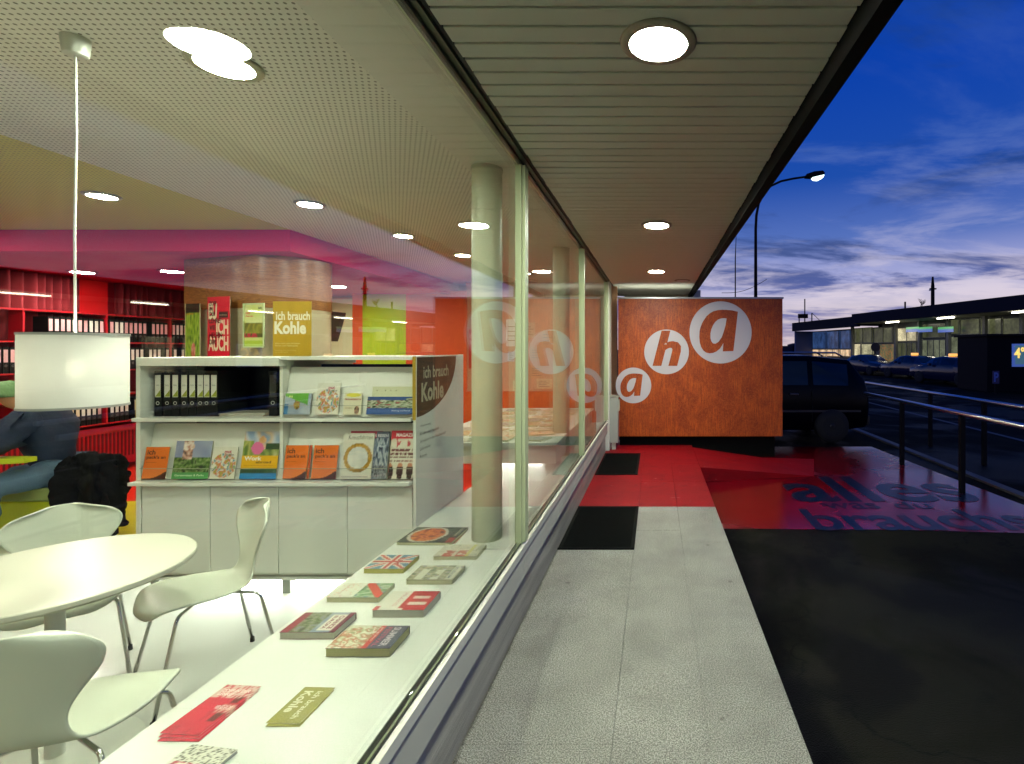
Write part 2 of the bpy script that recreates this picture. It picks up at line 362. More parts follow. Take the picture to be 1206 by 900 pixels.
# ramp of the red area and the wet red field on the road
mb = MB(); mb.add([(.61, 7.05, .0), (.61, 8.5, .0), (2.25, 7.35, G + .008), (1.75, 8.5, G + .03), (2.6, 8.5, G + .008), (.61, 7.05, G), (.61, 8.5, G), (2.6, 8.5, G), (2.25, 7.35, G)],
    [(0, 2, 3, 1), (2, 4, 3), (0, 5, 8, 2), (5, 6, 7, 8), (1, 3, 4, 7, 6)], MATS['red_coating'])
struct(mb, 'ramp')
t_ = MB(); t_.add([(.611, 5.2, G + .004), (2.4, 5.17, G + .004), (4.35, 5.02, G + .004), (4.12, 7.6, G + .004), (4.0, 9.6, G + .004), (.611, 9.6, G + .004)], [(0, 1, 2, 3, 4, 5)], MATS['wet_red_coating'])
rf = struct(t_, 'red_road_field')
tl_ = NT('dark_lettering'); tl_.col(tl_.mix(tl_.rng(tl_.noise(9, 6, rough=.75), .50, .62, 0, .35), (.003, .008, .018), (.10, .004, .012))); tl_.rough(.32); tl_.b.inputs['Specular IOR Level'].default_value = .45; tl_.bump(tl_.noise(30, 4), .1, .01); LET = tl_.m
lt = thing('ground_lettering', 'dark words alles was du brauchst painted on the wet red ground', 'lettering', (1.5, 5.2, G + .008))
for s, x0, x1, y0, y1, bd in (('alles', 1.66, 3.92, 6.10, 7.32, .02), ('was', 1.92, 2.56, 5.84, 6.06, .01), ('du', 2.74, 3.16, 5.84, 6.12, .01), ('brauchst', 1.60, 4.22, 5.14, 5.82, .02)):
    mb = MB(); text_mb(mb, s, x0, y0, x1 - x0, y1 - y0, LET, z=G + .008, bold=bd, shear=0); part(mb, 'word', lt)
# far kerb and street beyond the railing
struct(box(4.42, 4.55, 2, 60, G, G + .035, M('kerb_stone', (.03, .03, .035), .5, bump=.5)), 'kerb')
struct(MB().box(7.2, 7.32, -10, 80, G + .002, G + .006, M('road_line', (.08, .08, .09), .7, var=.3, vs=8)), 'road_marking')
# door mats
MAT = M('rubber_mat', (.005, .006, .005), .85, spec=.1, bump=.6, bs=200)
for (x0, x1, y0, y1, lab) in ((-.785, -.17, 4.14, 5.26, 'large black ribbed door mat lying on the pale paving'), (-.775, -.23, 6.62, 7.95, 'smaller black door mat lying on the red coating')):
    r = thing('door_mat', lab, 'door mat', ((x0 + x1) / 2, (y0 + y1) / 2, 0))
    part(box(x0, x1, y0, y1, .001, .006, MAT), 'mat_base', r)
    mb = MB(); k = y0 + .03
    while k < y1 - .03: mb.box(x0 + .03, x1 - .03, k, k + .008, .006, .010, MAT); k += .02
    o = part(mb, 'ribs', r); o['kind'] = 'stuff'
    mb = MB(); mb.box(x0, x1, y0, y0 + .02, .0065, .012, MAT).box(x0, x1, y1 - .02, y1, .0065, .012, MAT).box(x1 - .02, x1, y0 + .02, y1 - .02, .0065, .012, MAT); part(mb, 'rim', r)

# ================================================================ canopy
CZ = HC + 1.09
SLAT = M('slat_paint', lin('dfe4d2'), .42, var=.02, vs=2)
cn = thing('canopy', 'long roof canopy of pale metal slats with black fascia over the pavement', 'canopy', (0, 0, CZ))
sl = None; pitch = .0965; y = 1.744 - pitch * 34
mbs = MB(); wv = .0035
mbs.prism([(-pitch / 2 + .006, .0), (-pitch / 2 + .006, .03), (pitch / 2 + .004, .03), (pitch / 2 + .004, .022), (pitch / 2 - .006, .022), (pitch / 2 - .006, .0), (pitch / 2 - .010, -.002), (-pitch / 2 + .010, -.002)], 'x', -.719, .645, SLAT)
sm = mbs.mesh('slat')
while y < 10.2:
    o = link('slat', sm, cn); o.location = (random.uniform(-.002, .004), y + pitch / 2, 0); y += pitch
BLK = M('black_fascia', (.002, .002, .002), .8, spec=.1)
part(box(-.71, .66, -2.0, 10.3, CZ + .034, CZ + .09, M('canopy_void', (.05, .06, .045), .8)), 'backing_board', cn)
part(box(.650, .71, -2.0, 10.3, HC + 1.0, CZ + .42, BLK), 'fascia', cn)
part(box(-.9, .71, 10.3, 10.36, CZ - .02, CZ + .42, M('end_trim', lin('b0ae98'), .5)), 'end_fascia', cn)
part(box(-7.6, .648, -2.2, 10.3, CZ + .43, CZ + .5, BLK), 'roof_deck', cn)
part(box(-.735, -.72, -2.0, 10.3, CZ + .002, CZ + .1, FRAME_DK), 'edge_channel', cn)

def downlight(label, x, y, z, r, strength, col, group, tilt=0., trim=None):
    o = thing('downlight', label, 'ceiling lamp', (x, y, z), 0, group)
    trim = trim or M('lamp_trim', lin('a9a28c'), .4)
    mb = MB(); mb.lathe([(r, .0), (r, -.004), (r * .97, -.010), (r * .80, -.010), (r * .75, -.007), (r * .75, .0)], trim, 40, close=False)
    part(mb, 'trim_ring', o, local=True, smooth=True)
    me = bpy.data.meshes.new('diffuser'); me.from_pydata([(r * .755 * cos(-2 * pi * i / 32), r * .755 * sin(-2 * pi * i / 32), -.0115) for i in range(32)], [], [tuple(range(32))])
    me.materials.append(LAMP('lamp_glow_%s' % group.split()[0], col, strength)); link('diffuser', me, o)
    return o
for k, yy in enumerate((-.85, 1.83, 4.5, 7.15, 9.7)):
    lab = ['', 'largest round lamp nearest the camera in the slatted canopy', 'second round lamp along the slatted canopy', 'third small round lamp near the far end of the canopy', 'unlit round lamp at the far edge of the canopy'][k] or 'round lamp in the slatted canopy above the viewer'
    if k == 4:
        o = downlight(lab, .42, 8.1, CZ - .003, .125, 0.05, (.3, .2, .1), 'unlit canopy lamp')
    else:
        downlight(lab, .01, yy, CZ - .003, .135, OUTDOOR, OCOL, 'canopy lamps in a row along the canopy')

# ================================================================ glazed front
GX = -.76
fr = thing('glazed_front', 'long glass shop front with pale green metal mullions on a grey plinth', 'shop window', (GX, 0, 0))
MU = [(-2.0, .06), (.45, .07), (3.005, .085), (5.45, .07), (8.12, .07)]
for y, w in MU:
    mb = MB(); mb.box(GX - .045, GX - .008, y - w / 2, y + w / 2, .44, CZ - .0, CREAM)
    mb.box(GX - .008, GX + .014, y - w / 2 + .010, y - .006, .495, CZ - .03, CREAM).box(GX - .008, GX + .014, y + .006, y + w / 2 - .010, .495, CZ - .03, CREAM)
    part(mb, 'mullion', fr, bevel=.002)
    part(box(GX + .004, GX + .006, y - .006, y + .006, .495, CZ - .03, M('gasket', (.02, .025, .015), .6)), 'gasket', fr)
for (a, wa), (b, wb) in zip(MU, MU[1:]):
    part(box(GX - .034, GX - .014, a + wa / 2 - .004, b - wb / 2 + .004, .488, CZ - .03, GLASS), 'pane', fr)
mb = MB().box(GX - .055, GX - .009, -2, 8.2, .44, .470, CREAM).box(GX - .010, GX + .012, -2, 8.2, .44, .482, M('rail_light', lin('d8d8c8'), .3)).box(GX - .04, GX - .036, -2, 8.2, .470, .492, FRAME_DK).box(GX - .013, GX - .009, -2, 8.2, .482, .492, FRAME_DK)
part(mb, 'sill_rail', fr)
mb = MB().box(GX - .028, GX - .004, -2, 8.2, CZ - .028, CZ + .06, FRAME_DK).box(GX - .004, GX + .022, -2, 8.2, CZ - .012, CZ + .06, M('rail_green', lin('4c543a'), .4)).box(GX - .044, GX - .028, -2, 8.2, CZ - .02, CZ + .03, CREAM)
part(mb, 'head_rail', fr)
for i, (a, b) in enumerate(((-2, .48), (.48, 3.0), (3.0, 5.45), (5.45, 8.2))):
    part(box(GX - .03, GX + .0, a + .003, b - .003, .285, .438, GREYP), 'base_panel', fr)
part(box(-.85, -.792, -2, 8.25, G, .284, MATS['painted_plinth']), 'plinth', fr)
# end of the front: white jamb post
part(MB().box(GX - .05, GX + .03, 8.2, 8.56, 0, CZ, WHITE2), 'end_post', fr, bevel=.003)

# ================================================================ stained plywood wall with letter discs
wl = thing('plywood_wall', 'orange stained plywood wall with white letter discs closing the canopy', 'wall', (.6, 8.6, 0))
part(box(-.62, 2.11, 8.6, 8.78, HZ(514, 8.6), HZ(352, 8.6), PLY), 'panel', wl, bevel=.003)
part(box(-.63, 2.125, 8.585, 8.80, HZ(352, 8.6), HZ(350, 8.6), M('zinc_cap', (.35, .36, .38), .35, .8)), 'cap_strip', wl)
part(box(-.6, 2.0, 8.69, 8.76, G, HZ(514, 8.6), BLK), 'shadow_gap_fill', wl)  # black box standing in for the shade in the gap under the panel
part(box(-.62, .9, 10.34, 10.4, 0, CZ + .1, M('rear_white', lin('c9c6b4'), .6)), 'rear_board', wl)
part(box(-.60, .62, 8.86, 8.90, HZ(352, 8.6) - .03, HZ(352, 8.6) - .015, E('wall_top_glow', (1, .97, .85), 14)), 'wall_top_light', wl)
part(box(-.60, .62, 8.80, 8.92, HZ(352, 8.6) - .05, HZ(352, 8.6) - .031, BLK), 'lamp_tray', wl)
DISC = M('white_vinyl', lin('cfc9cf'), .4); 
for ch, cx, cyp, rr, hx0, hx1, hy0, hy1 in (('a', 848.6, 391.6, 36.6, 823.6, 869, 365, 416.2), ('h', 785, 414.5, 26.3, 768.5, 802, 389.5, 431), ('a', 746, 454, 21, 730.7, 757, 440, 467.6)):
    zz = 8.6 - .003; cxw, czw, rw = PX(cx, 8.6), HZ(cyp, 8.6), rr / F * 8.6
    mb = MB(); mb.add([(cxw + rw * cos(2 * pi * i / 64), zz, czw + rw * sin(2 * pi * i / 64)) for i in range(64)] , [tuple(range(64))], DISC)
    mb.add([(cxw + rw * cos(2 * pi * i / 64), 8.6, czw + rw * sin(2 * pi * i / 64)) for i in range(64)] , [], DISC)
    d = part(mb, 'letter_disc', wl)
    tm = MB()
    if ch == 'h':
        text_mb(tm, ch, 0, 0, (hx1 - hx0) / F * 8.6, (hy1 - hy0) / F * 8.6, PLY, bold=.035, shear=.22)
        tm.v = [(PX(hx0, 8.6) + v[0], 8.6 - .006, HZ(hy1, 8.6) + v[1]) for v in tm.v]
    else:
        def mp_(p, yy): return (PX(hx0 + (p[0] - 265) / 510 * (hx1 - hx0), 8.6), yy, HZ(hy0 + (p[1] - 170) / 575 * (hy1 - hy0), 8.6))
        o1 = [(775, 195), (715, 715), (575, 720), (583, 610), (540, 680), (490, 722), (445, 740), (400, 745), (360, 737), (322, 712), (290, 665), (270, 600), (264, 530), (268, 450), (280, 400), (300, 350), (325, 305), (360, 255), (405, 215), (450, 190), (510, 174), (570, 169), (620, 170), (700, 177)]
        o2 = [(625, 285), (612, 370), (590, 450), (562, 530), (520, 592), (478, 619), (445, 614), (422, 585), (412, 540), (412, 480), (422, 430), (445, 375), (475, 330), (510, 300), (550, 285), (590, 281)]
        tm.add([mp_(p, 8.594) for p in o1], [tuple(range(len(o1)))], PLY)
    lt_ = part(tm, 'letter', d)
    if ch == 'a': part(MB().add([mp_(p, 8.591) for p in o2], [tuple(range(len(o2)))], DISC), 'letter_counter', d)
# standing bin / box beside the wall
bn = thing('waste_bin', 'slim grey white metal bin standing at the end of the glass front', 'bin', (-.63, 8.4, 0))
part(box(-.735, -.60, 8.28, 8.5, .11, .84, M('bin_paint', lin('b4b8ae'), .35)), 'bin_body', bn, bevel=.006)
part(box(-.74, -.588, 8.27, 8.51, .84, .862, GREYP), 'bin_lid', bn, bevel=.003)
part(box(-.60, -.575, 8.3, 8.36, .62, .80, GREYP), 'bin_handle', bn, bevel=.003)
part(box(-.70, -.64, 8.3, 8.4, .0, .11, GREYP), 'bin_foot', bn)

# ================================================================ interior shell
LX = -7.4; WC = HC + 1.11; RC = HC + .91; YB = 8.9
struct(box(LX, -.85, -2.1, 4.48, -.2, 0, FLOORW), 'floor_white')
struct(box(LX, -.85, 4.48, 5.48, -.2, 0, M('yellow_floor', lin('c9b81e'), .3, var=.04)), 'floor_yellow')
struct(box(LX, -.85, 5.48, YB, -.2, 0, M('red_floor', lin('cf2a16'), .3, var=.05)), 'floor_red')
struct(box(-1.15, -.83, -2.1, YB, WC, WC + .1, WHITE2), 'ceiling_edge_band')
struct(box(LX, -3.38, -2.1, 4.79, WC + .001, WC + .1, perf_mat('perforated_yellow_board', 'c9c052', '7a7236')), 'ceiling_yellow')
struct(MB().box(-3.38, -1.15, -2.1, YB, WC + .001, WC + .1, MATS['perforated_board']), 'ceiling_perforated')
struct(MB().box(LX, -3.38, 4.79, YB, RC, WC + .09, M('red_ceiling', (.46, .0005, .045), .6, spec=.1, var=.03, vs=2)), 'ceiling_red')
struct(box(LX - .1, LX, -2.2, YB, -.2, WC + .1, REDW), 'wall_left')
struct(box(LX, -.8, -2.2, -2.1, -.2, WC + .1, WHITE2), 'wall_near')
BACKM = M('warm_wall', lin('c79a74'), .5, var=.03); 
struct(MB().box(LX, -.66, YB, YB + .1, -.2, WC + .1, BACKM), 'wall_back')
# coloured wall panels at the back
def backpanel(x0, x1, y0, y1, yy, hexc, name='wall_panel', z0=None, lab=None):
    return box(PX(x0, yy), PX(x1, yy), yy, yy + .05, 0 if z0 is None else z0, HZ(y0, yy), C(hexc, .45))
pn = thing('colour_panel_wall', 'row of cream orange and lime wall panels at the back of the shop', 'wall', (-4, 8.5, 0))
for x0, x1, yt, c in ((378, 415, 352, 'c9cf9e'), (415, 427, 345, 'd2571a'), (427, 478, 345, 'a4c412'), (478, 549, 343, 'd8561c')):
    part(backpanel(x0, x1, yt, 0, 8.5, c), 'wall_panel', pn)
struct(box(PX(549, 8.55), -.82, 8.55, 8.6, .9, WC, M('beige_board', lin('c89a7c'), .5)), 'wall_pinboard_side')
part(box(PX(549, 8.5), -.85, 8.45, 8.54, .0, .92, C('cf5a1c', .4)), 'orange_dado', pn)

# ledge behind the glass
lg = thing('window_ledge', 'long white display ledge running behind the shop window', 'ledge', (-1.2, 0, 0))
part(box(-1.55, GX - .06, -2.05, 8.2, .41, .45, WHITE), 'ledge_top', lg, bevel=.003)
part(box(-1.52, -1.50, -2.05, 4.9, .02, .41, WHITE2), 'ledge_front', lg)
LT = .45
# columns
for k, (yy, lab) in enumerate(((3.168, 'near round pale column standing on the ledge before the first mullion'), (5.66, 'far round pale column behind the second glass pane'))):
    c = thing('column', lab, 'column', (-1.03, yy, LT)); mb = MB(); mb.lathe([(.09, 0), (.09, WC - LT)], M('column_paint', lin('c9cfae'), .4, var=.02), 40, (-1.03, yy, LT)); part(mb, 'shaft', c, auto=True)
    mb = MB(); mb.lathe([(.094, WC - LT - .02), (.094, WC - LT - .001)], M('column_ring', lin('b0b598'), .4), 40, (-1.03, yy, LT)); part(mb, 'collar', c, auto=True)

# indoor downlights
for k, (px, py, zz, lab) in enumerate(((265, 75, None, 'large round recessed lamp nearest the window in the white ceiling'), (120, 230, None, 'round recessed lamp beside the pendant cord in the white ceiling'),
        (365, 240, None, 'round recessed lamp in the middle of the white ceiling'), (475, 277, None, 'smaller round recessed lamp in the white ceiling near the red soffit'), (545, 300, None, 'small distant recessed lamp left of the round column'))):
    yy = F * (WC - HC) / (412 - py); downlight(lab, PX(px, yy), yy, WC - .001, .125 if k == 0 else .105, INDOOR, LCOL, 'white ceiling lamps', trim=M('lamp_trim_in', lin('b5b597'), .35))
for x_, y_, l_ in ((-1.9, 7.5, 'farthest recessed lamp above the newspaper table'), (-2.2, -.4, 'recessed lamp behind the viewer over the ledge end'), (-4.2, .9, 'recessed lamp left of the pendant outside the frame'), (-5.6, 2.6, 'recessed lamp in the yellow ceiling left of the frame'), (-6.4, -.6, 'recessed lamp in the rear left corner behind the viewer'), (-6.2, 3.9, 'recessed lamp above the lime desk outside the frame')):
    downlight(l_, x_, y_, WC - .001, .105, INDOOR, LCOL, 'white ceiling lamps', trim=M('lamp_trim_in'))
for px, py, lab in ((97, 320, 'recessed lamp in the red ceiling left of the pendant cord'), (203, 319, 'recessed lamp in the red ceiling left of the wooden cabin'), (398, 337, 'recessed lamp in the red ceiling right of the wooden cabin')):
    yy = F * (RC - HC) / (412 - py); downlight(lab, PX(px, yy), yy, RC - .001, .13, INDOOR * .8, (1, .93, .85), 'red ceiling lamps', trim=RED)

# pendant lamp
pz = F * (WC - HC) / (412 - 45); plx = PX(98, pz) + .0; pdx = PX(89, pz)
pl = thing('pendant_lamp', 'white drum shade pendant lamp hanging over the round table', 'lamp', (pdx, pz, WC))
mb = MB(); mb.lathe([(.040, 0), (.040, -.012), (.034, -.06), (.028, -.064), (0, -.064)], WHITE, 28, (pdx, pz, WC)); part(mb, 'ceiling_rose', pl, auto=True)
zt, zb = HZ(394, pz), HZ(478, pz)
mb = MB(); mb.tube([(pdx, pz, WC - .06), (pdx + .003, pz, WC - .35), (pdx - .003, pz, WC - .7), (pdx, pz, zt - .05)], .004, WHITE, 6); part(mb, 'cord', pl, smooth=True)
t = NT('lamp_shade_cloth'); t.N.remove(t.b); df = t.N.new('ShaderNodeBsdfDiffuse'); df.inputs[0].default_value = (.88, .88, .82, 1); tl = t.N.new('ShaderNodeBsdfTranslucent'); tl.inputs[0].default_value = (.92, .90, .80, 1); tp = t.N.new('ShaderNodeBsdfTransparent'); tp.inputs[0].default_value = (1, .97, .88, 1)
m1 = t.N.new('ShaderNodeMixShader'); m1.inputs[0].default_value = .024; t.L.new(df.outputs[0], m1.inputs[1]); t.L.new(tl.outputs[0], m1.inputs[2]); m2 = t.N.new('ShaderNodeMixShader'); m2.inputs[0].default_value = .0012; t.L.new(m1.outputs[0], m2.inputs[1]); t.L.new(tp.outputs[0], m2.inputs[2]); t.L.new(m2.outputs[0], t.out.inputs[0])
SR = .136
mb = MB(); mb.lathe([(SR, zb + .002), (SR, zt - .002)], t.m, 56, (pdx, pz, 0), close=False); part(mb, 'lamp_shade', pl, smooth=True)
mb = MB()
for zz in (zt, zb): mb.lathe([(SR + .002, zz - .004), (SR + .002, zz + .004), (SR - .002, zz + .004), (SR - .002, zz - .004), (SR + .002, zz - .004)], M('shade_ring', lin('a6aaa2'), .4), 56, (pdx, pz, 0), close=False)
for a in (0, 2 * pi / 3, 4 * pi / 3): mb.tube([(pdx, pz, zt - .05), (pdx + SR * cos(a), pz + SR * sin(a), zt)], .002, CHROME, 5)
part(mb, 'shade_ring', pl)
mb = MB(); mb.lathe([(.0, -.03), (.018, -.024), (.028, 0), (.022, .022), (.012, .04), (0, .04)], E('bulb_glow', (1, .97, .80), 330), 16, (pdx, pz, (zt + zb) / 2 - .0)); part(mb, 'bulb', pl, smooth=True)

# ================================================================ furniture: table and chairs
tx, ty, tr = -2.34, 2.01, .422
tb = thing('round_table', 'round white pedestal table seen at the left under the pendant lamp', 'table', (tx, ty, 0))
mb = MB(); mb.lathe([(0, .74), (tr - .004, .74), (tr, .736), (tr, .722), (tr - .012, .712), (0, .712)], M('table_top', lin('d6d6c4'), .3), 72, (tx, ty, 0)); part(mb, 'tabletop', tb, auto=True)
mb = MB(); mb.lathe([(.028, .02), (.028, .712)], WHITE, 24, (tx + .01, ty, 0)); part(mb, 'pedestal', tb, auto=True)
mb = MB(); mb.lathe([(.25, 0), (.25, .006), (.05, .022), (.03, .03)], WHITE, 48, (tx + .01, ty, 0)); part(mb, 'base_plate', tb, auto=True)
def chair_meshes():
    prof = [(.238, .420, .10), (.232, .436, .165), (.205, .449, .197), (.12, .456, .213), (.03, .450, .213), (-.05, .443, .195), (-.115, .444, .160), (-.155, .458, .128), (-.182, .492, .106), (-.197, .54, .100),
            (-.208, .59, .118), (-.218, .64, .155), (-.228, .69, .192), (-.240, .74, .208), (-.252, .785, .19), (-.258, .81, .15), (-.262, .826, .09)]
    mb = MB(); vs = []; n = 9
    for k, (y, z, hw) in enumerate(prof):
        t = k / (len(prof) - 1)
        for i in range(n):
            u = -1 + 2 * i / (n - 1); x = u * hw
            if k < 7: vs.append((x, y - .02 * (u * u) * (k < 3), z + .012 * u * u - .02 * (k < 2) * u * u))
            else: vs.append((x, y + .055 * (u * u) * min(1, (k - 6) / 6), z - (.015 * u * u if k > 13 else 0)))
    fs = [(a * n + i, a * n + i + 1, (a + 1) * n + i + 1, (a + 1) * n + i) for a in range(len(prof) - 1) for i in range(n - 1)]
    mb.add(vs, fs, M('chair_shell', lin('d3d9c6'), .3)); shell = mb.mesh('seat_shell', True)
    hub = MB(); hub.lathe([(.0, .425), (.075, .425), (.08, .432), (.0, .44)], CHROME, 20, (0, -.02, 0))
    legs = []; caps = []; pads = []
    for sx in (-1, 1):
        for sy in (1, -1):
            a = Vector((sx * .04, -.02 + sy * .03, .422)); b = Vector((sx * .185, -.02 + sy * .15, .418)); c = Vector((sx * .232, -.02 + sy * .235, .012))
            pts = [a, a.lerp(b, .5), a.lerp(b, .86)]
            for t in (.25, .5, .75): pts.append((1 - t) ** 2 * a.lerp(b, .86) + 2 * t * (1 - t) * b + t * t * b.lerp(c, .09))
            pts += [b.lerp(c, .09), b.lerp(c, .5), c]
            mb = MB(); mb.tube(pts, .0075, CHROME, 10); legs.append(mb.mesh('leg', True))
            mb = MB(); mb.tube([c + Vector((0, 0, .014)), c - Vector((0, 0, .012))], [.010, .011], BLACK, 10); caps.append(mb.mesh('foot_cap', True))
    return shell, hub.mesh('hub', True), legs, caps
CH = chair_meshes()
def chair(label, x, y, face, s=1.0):
    o = thing('chair', label, 'chair', (x, y, 0), math.atan2(face[1], face[0]) - pi / 2, 'white moulded shell chairs around the round table'); o.scale = (s, s, s)
    sh = link('seat_shell', CH[0], o); m = sh.modifiers.new('sub', 'SUBSURF'); m.levels = m.render_levels = 2
    m = sh.modifiers.new('sol', 'SOLIDIFY'); m.thickness = .009; m.offset = 0
    link('hub', CH[1], o)
    for a, b in zip(CH[2], CH[3]): l = link('leg', a, o); link('foot_cap', b, l)
    return o
chair('white shell chair with its narrow waisted back towards the shelf unit', -2.18, 2.50, (-.60, -.80))
chair('white shell chair on the far side of the round table, left edge', -2.78, 2.42, (.72, -.69))
chair('nearest white shell chair cut off by the lower left corner', -1.84, 1.63, (-.26, .96))

# ================================================================ printed matter
def book(name, label, cat, cx, cyy, w, h, th, painter, texts=(), rz=-90, pages='c9c8a0', z=None, group='books and magazines lying on the window ledge', n=1, spine=None):
    if name == "book": th *= 1.25
    """w: width of the cover, h: its height; lying flat, turned by rz"""
    o = thing(name, label, cat, (cx, cyy, (LT if z is None else z) + .0015), R(rz), group)
    mb = MB(); mb.box(-w / 2 + .002, w / 2 - .002, -h / 2 + .002, h / 2 - .002, .0008, th - .0008, M('pages_' + pages, tuple(min(.85, x * 1.45) for x in lin(pages)), .8, bump=.3, bs=300)); part(mb, 'pages', o, local=True)
    mb = MB(); cm = C(spine or 'b9b8a8', .35); mb.box(-w / 2, w / 2, -h / 2, h / 2, 0, .0008, cm).box(-w / 2, w / 2, -h / 2, h / 2, th - .0008, th, cm).box(-w / 2 - .001, -w / 2 + .0005, -h / 2, h / 2, 0, th, cm); part(mb, 'cover', o, local=True)
    s = sheet('cover_print', w, h, painter, o, z=th + .0006, x=-w / 2, y=-h / 2)
    for i, (s_, u, v, tw, thh, c, bd) in enumerate(texts):
        mb = MB(); text_mb(mb, s_, -w / 2 + u * w, -h / 2 + v * h, tw * w if tw else None, thh * h if thh else None, C(c, .4), z=th + .0012, bold=bd); part(mb, 'cover_lettering', o, local=True)
    return o
K = lambda *s: [hx(x) for x in s]
def p_food(u, v):
    d = math.hypot((u - .5) / .42, (v - .40) / .30)
    if v > .88: return hx('23301c') if u < .7 else hx('b23a2a')
    if d < 1: return pal(u, v, 9, 1, K('6a1a0a', 'c4541a', 'e08a3a', 'a03010'))
    if d < 1.18: return hx('c9c8b4')
    return pal(u, v, 6, 3, K('101610', '2c3a2a', '51604a'))
def p_union(u, v):
    x, y = u - .5, v - .5
    if abs(x) < .06 or abs(y) < .05: return hx('c8402c')
    if abs(x) < .11 or abs(y) < .09: return hx('d8d4c4')
    if abs(x - y) < .05 or abs(x + y) < .05: return hx('cc5a44')
    if abs(x - y) < .12 or abs(x + y) < .12: return hx('d6cfc0')
    return pal(u, v, 5, 2, K('3c7f96', '5aa0b0'))
def p_news(seed, cols, bands=6):
    def f(u, v):
        k = int(v * bands); q = int(u * 3 + noise.noise(Vector((k * 3.7, seed, 0))) * 2)
        r = noise.cell(Vector((k + .5, q + .5, seed))) if hasattr(noise, 'cell') else .5
        if r < .35: return hx('d6d4bc')
        return pal(u, v, 12, seed, cols)
    return f
def p_travel(u, v):
    if v > .9 or v < .18 and u < 0: return hx('74283c')
    if v < .14: return hx('8c2c3c')
    if .62 < v < .93 and .12 < u < .9: return hx('ddd8c2')
    if v > .55: return pal(u, v, 4, 5, K('7c8a9a', '98a4a8'))
    return pal(u, v, 10, 6, K('2c3a1c', '5a6a3a', '8f8f7a', '707888'))
def p_summer(u, v):
    if v > .62: return hx('4c5260')
    if v > .54: return hx('c83c30')
    return pal(u, v, 8, 8, K('c8ccb0', 'e0e0c8', 'a8b088', 'b05a3a', 'e6e4cc', '8a8f60'))
def p_blue(u, v):
    if v > .62: return hx('dcdcca') if u < .5 or u > .9 else hx('c24038')
    if v > .5: return hx('bf3c34') if (u * 7) % 2 < 1 else hx('d8d2c0')
    return hx('dad9c6')
def p_redwhite(u, v):
    if v > .58: return hx('c23a38') if not (.25 < u < .42 and v < .9) and not (.6 < u < .75 and v < .92) else hx('d8cfc0')
    if v > .46 and u < .9: return hx('cc4640')
    if v < .1 and u > .8: return hx('cc4640')
    return hx('dbdac6')
def p_para(u, v):
    if v < .5: return hx('d9d9c4') if pal(u, v, 20, 1, K('000000', 'ffffff'))[0] < .9 else hx('d8a080')
    d = abs((v - .78) - (u - .5) * .5)
    if d < .1: return hx('c8503c')
    return pal(u, v, 7, 4, K('4f7a50', '7a9f70', 'b7c0a4', '48707a'))
D90 = -90
def at(px, py, h=LT): z = ZF(py, h); return PX(px, z), z
def bk(px0, px1, py1, py0, th):
    """footprint from the picture: front edge row py1 (at ledge level), back edge row py0 (cover level), px0-px1 along the front edge"""
    yf = ZF(py1, LT); yb = ZF(py0, LT + th); x0, x1 = PX(px0, yf), PX(px1, yf); return (x0 + x1) / 2, (yf + yb) / 2, yb - yf, x1 - x0
x, y, w, h = bk(467, 532, 642.5, 621, .018); w = max(w, .05)
book('magazine', 'dark cookery magazine with orange dish, topmost by the column', 'magazine', x, y, w, h, .016, p_food, [('kochen', .1, .90, .5, .07, 'd8d0b0', .01)], spine='20261c', rz=-91)
book('magazine', 'tan edged magazine lying under the dark cookery magazine', 'magazine', x + .012, y - .01, .2, h * .97, .0012, lambda u, v: hx('b06a40'), rz=-87, spine='b06a50', z=LT - .0014)
x, y, w, h = bk(510, 561, 660, 643, .014)
book('book', 'pale guide book with small red photos right beside the column base', 'book', x, y, w, h, .016, lambda u, v: hx('b8523c') if (.5 < u and (.18 < v < .4 or .48 < v < .7)) and nz(u, v, 8, 2) > .35 else (hx('c8c860') if .72 < v < .78 else pal(u, v, 12, 9, K('c8c8ac', 'd8d8c0', 'b0b49c'))), [('Grazer', .2, .86, .4, .06, '707a60', .01)], rz=-90)
x, y, w, h = bk(428, 475, 676, 656, .016)
book('book', 'paperback with union flag cover on the left edge of the ledge', 'book', x, y, w, h, .02, p_union, [('UK', .2, .60, .6, .15, 'b04030', .03)], pages='b5b060')
x, y, w, h = bk(478, 533, 689, 668, .018)
book('book', 'paperback with strips of green and beige photos on its cover', 'book', x, y, w, h, .02, lambda u, v: hx('d2d2ba') if int(v * 6) % 2 and nz(u, v, 3, 7) > .4 else pal(u, v, 9, 4, K('3f5236', '8a8f6c', 'b8a888', '7d8698')), [('STUDIUM', .1, .84, .8, .07, '5a6a7a', .02)])
x, y, w, h = bk(384, 446, 710, 689, .016)
book('book', 'white and green paperback with red kite picture at ledge edge', 'book', x, y, w, h, .018, p_para, [('Sprachen', .1, .12, .7, .07, 'c09070', 0)])
x, y, w, h = bk(438, 499, 728, 700, .02)
book('book', 'thick white paperback with a red block and red corner', 'book', x, y, w, h, .026, p_redwhite, [('PRAXIS', .1, .30, .7, .08, 'd0a090', 0)], pages='c0c0aa')
x, y, w, h = bk(329, 393, 753.5, 724, .02)
book('book', 'paperback with maroon border and cream title plate, left edge', 'book', x, y, w, h, .022, p_travel, [('CHANCE', .18, .78, .66, .09, '7c2838', .03), ('EUROPA', .18, .67, .66, .07, '7c2838', .03)], pages='c4c4ae', spine='74283c')
x, y, w, h = bk(383, 459, 774.5, 740, .024)
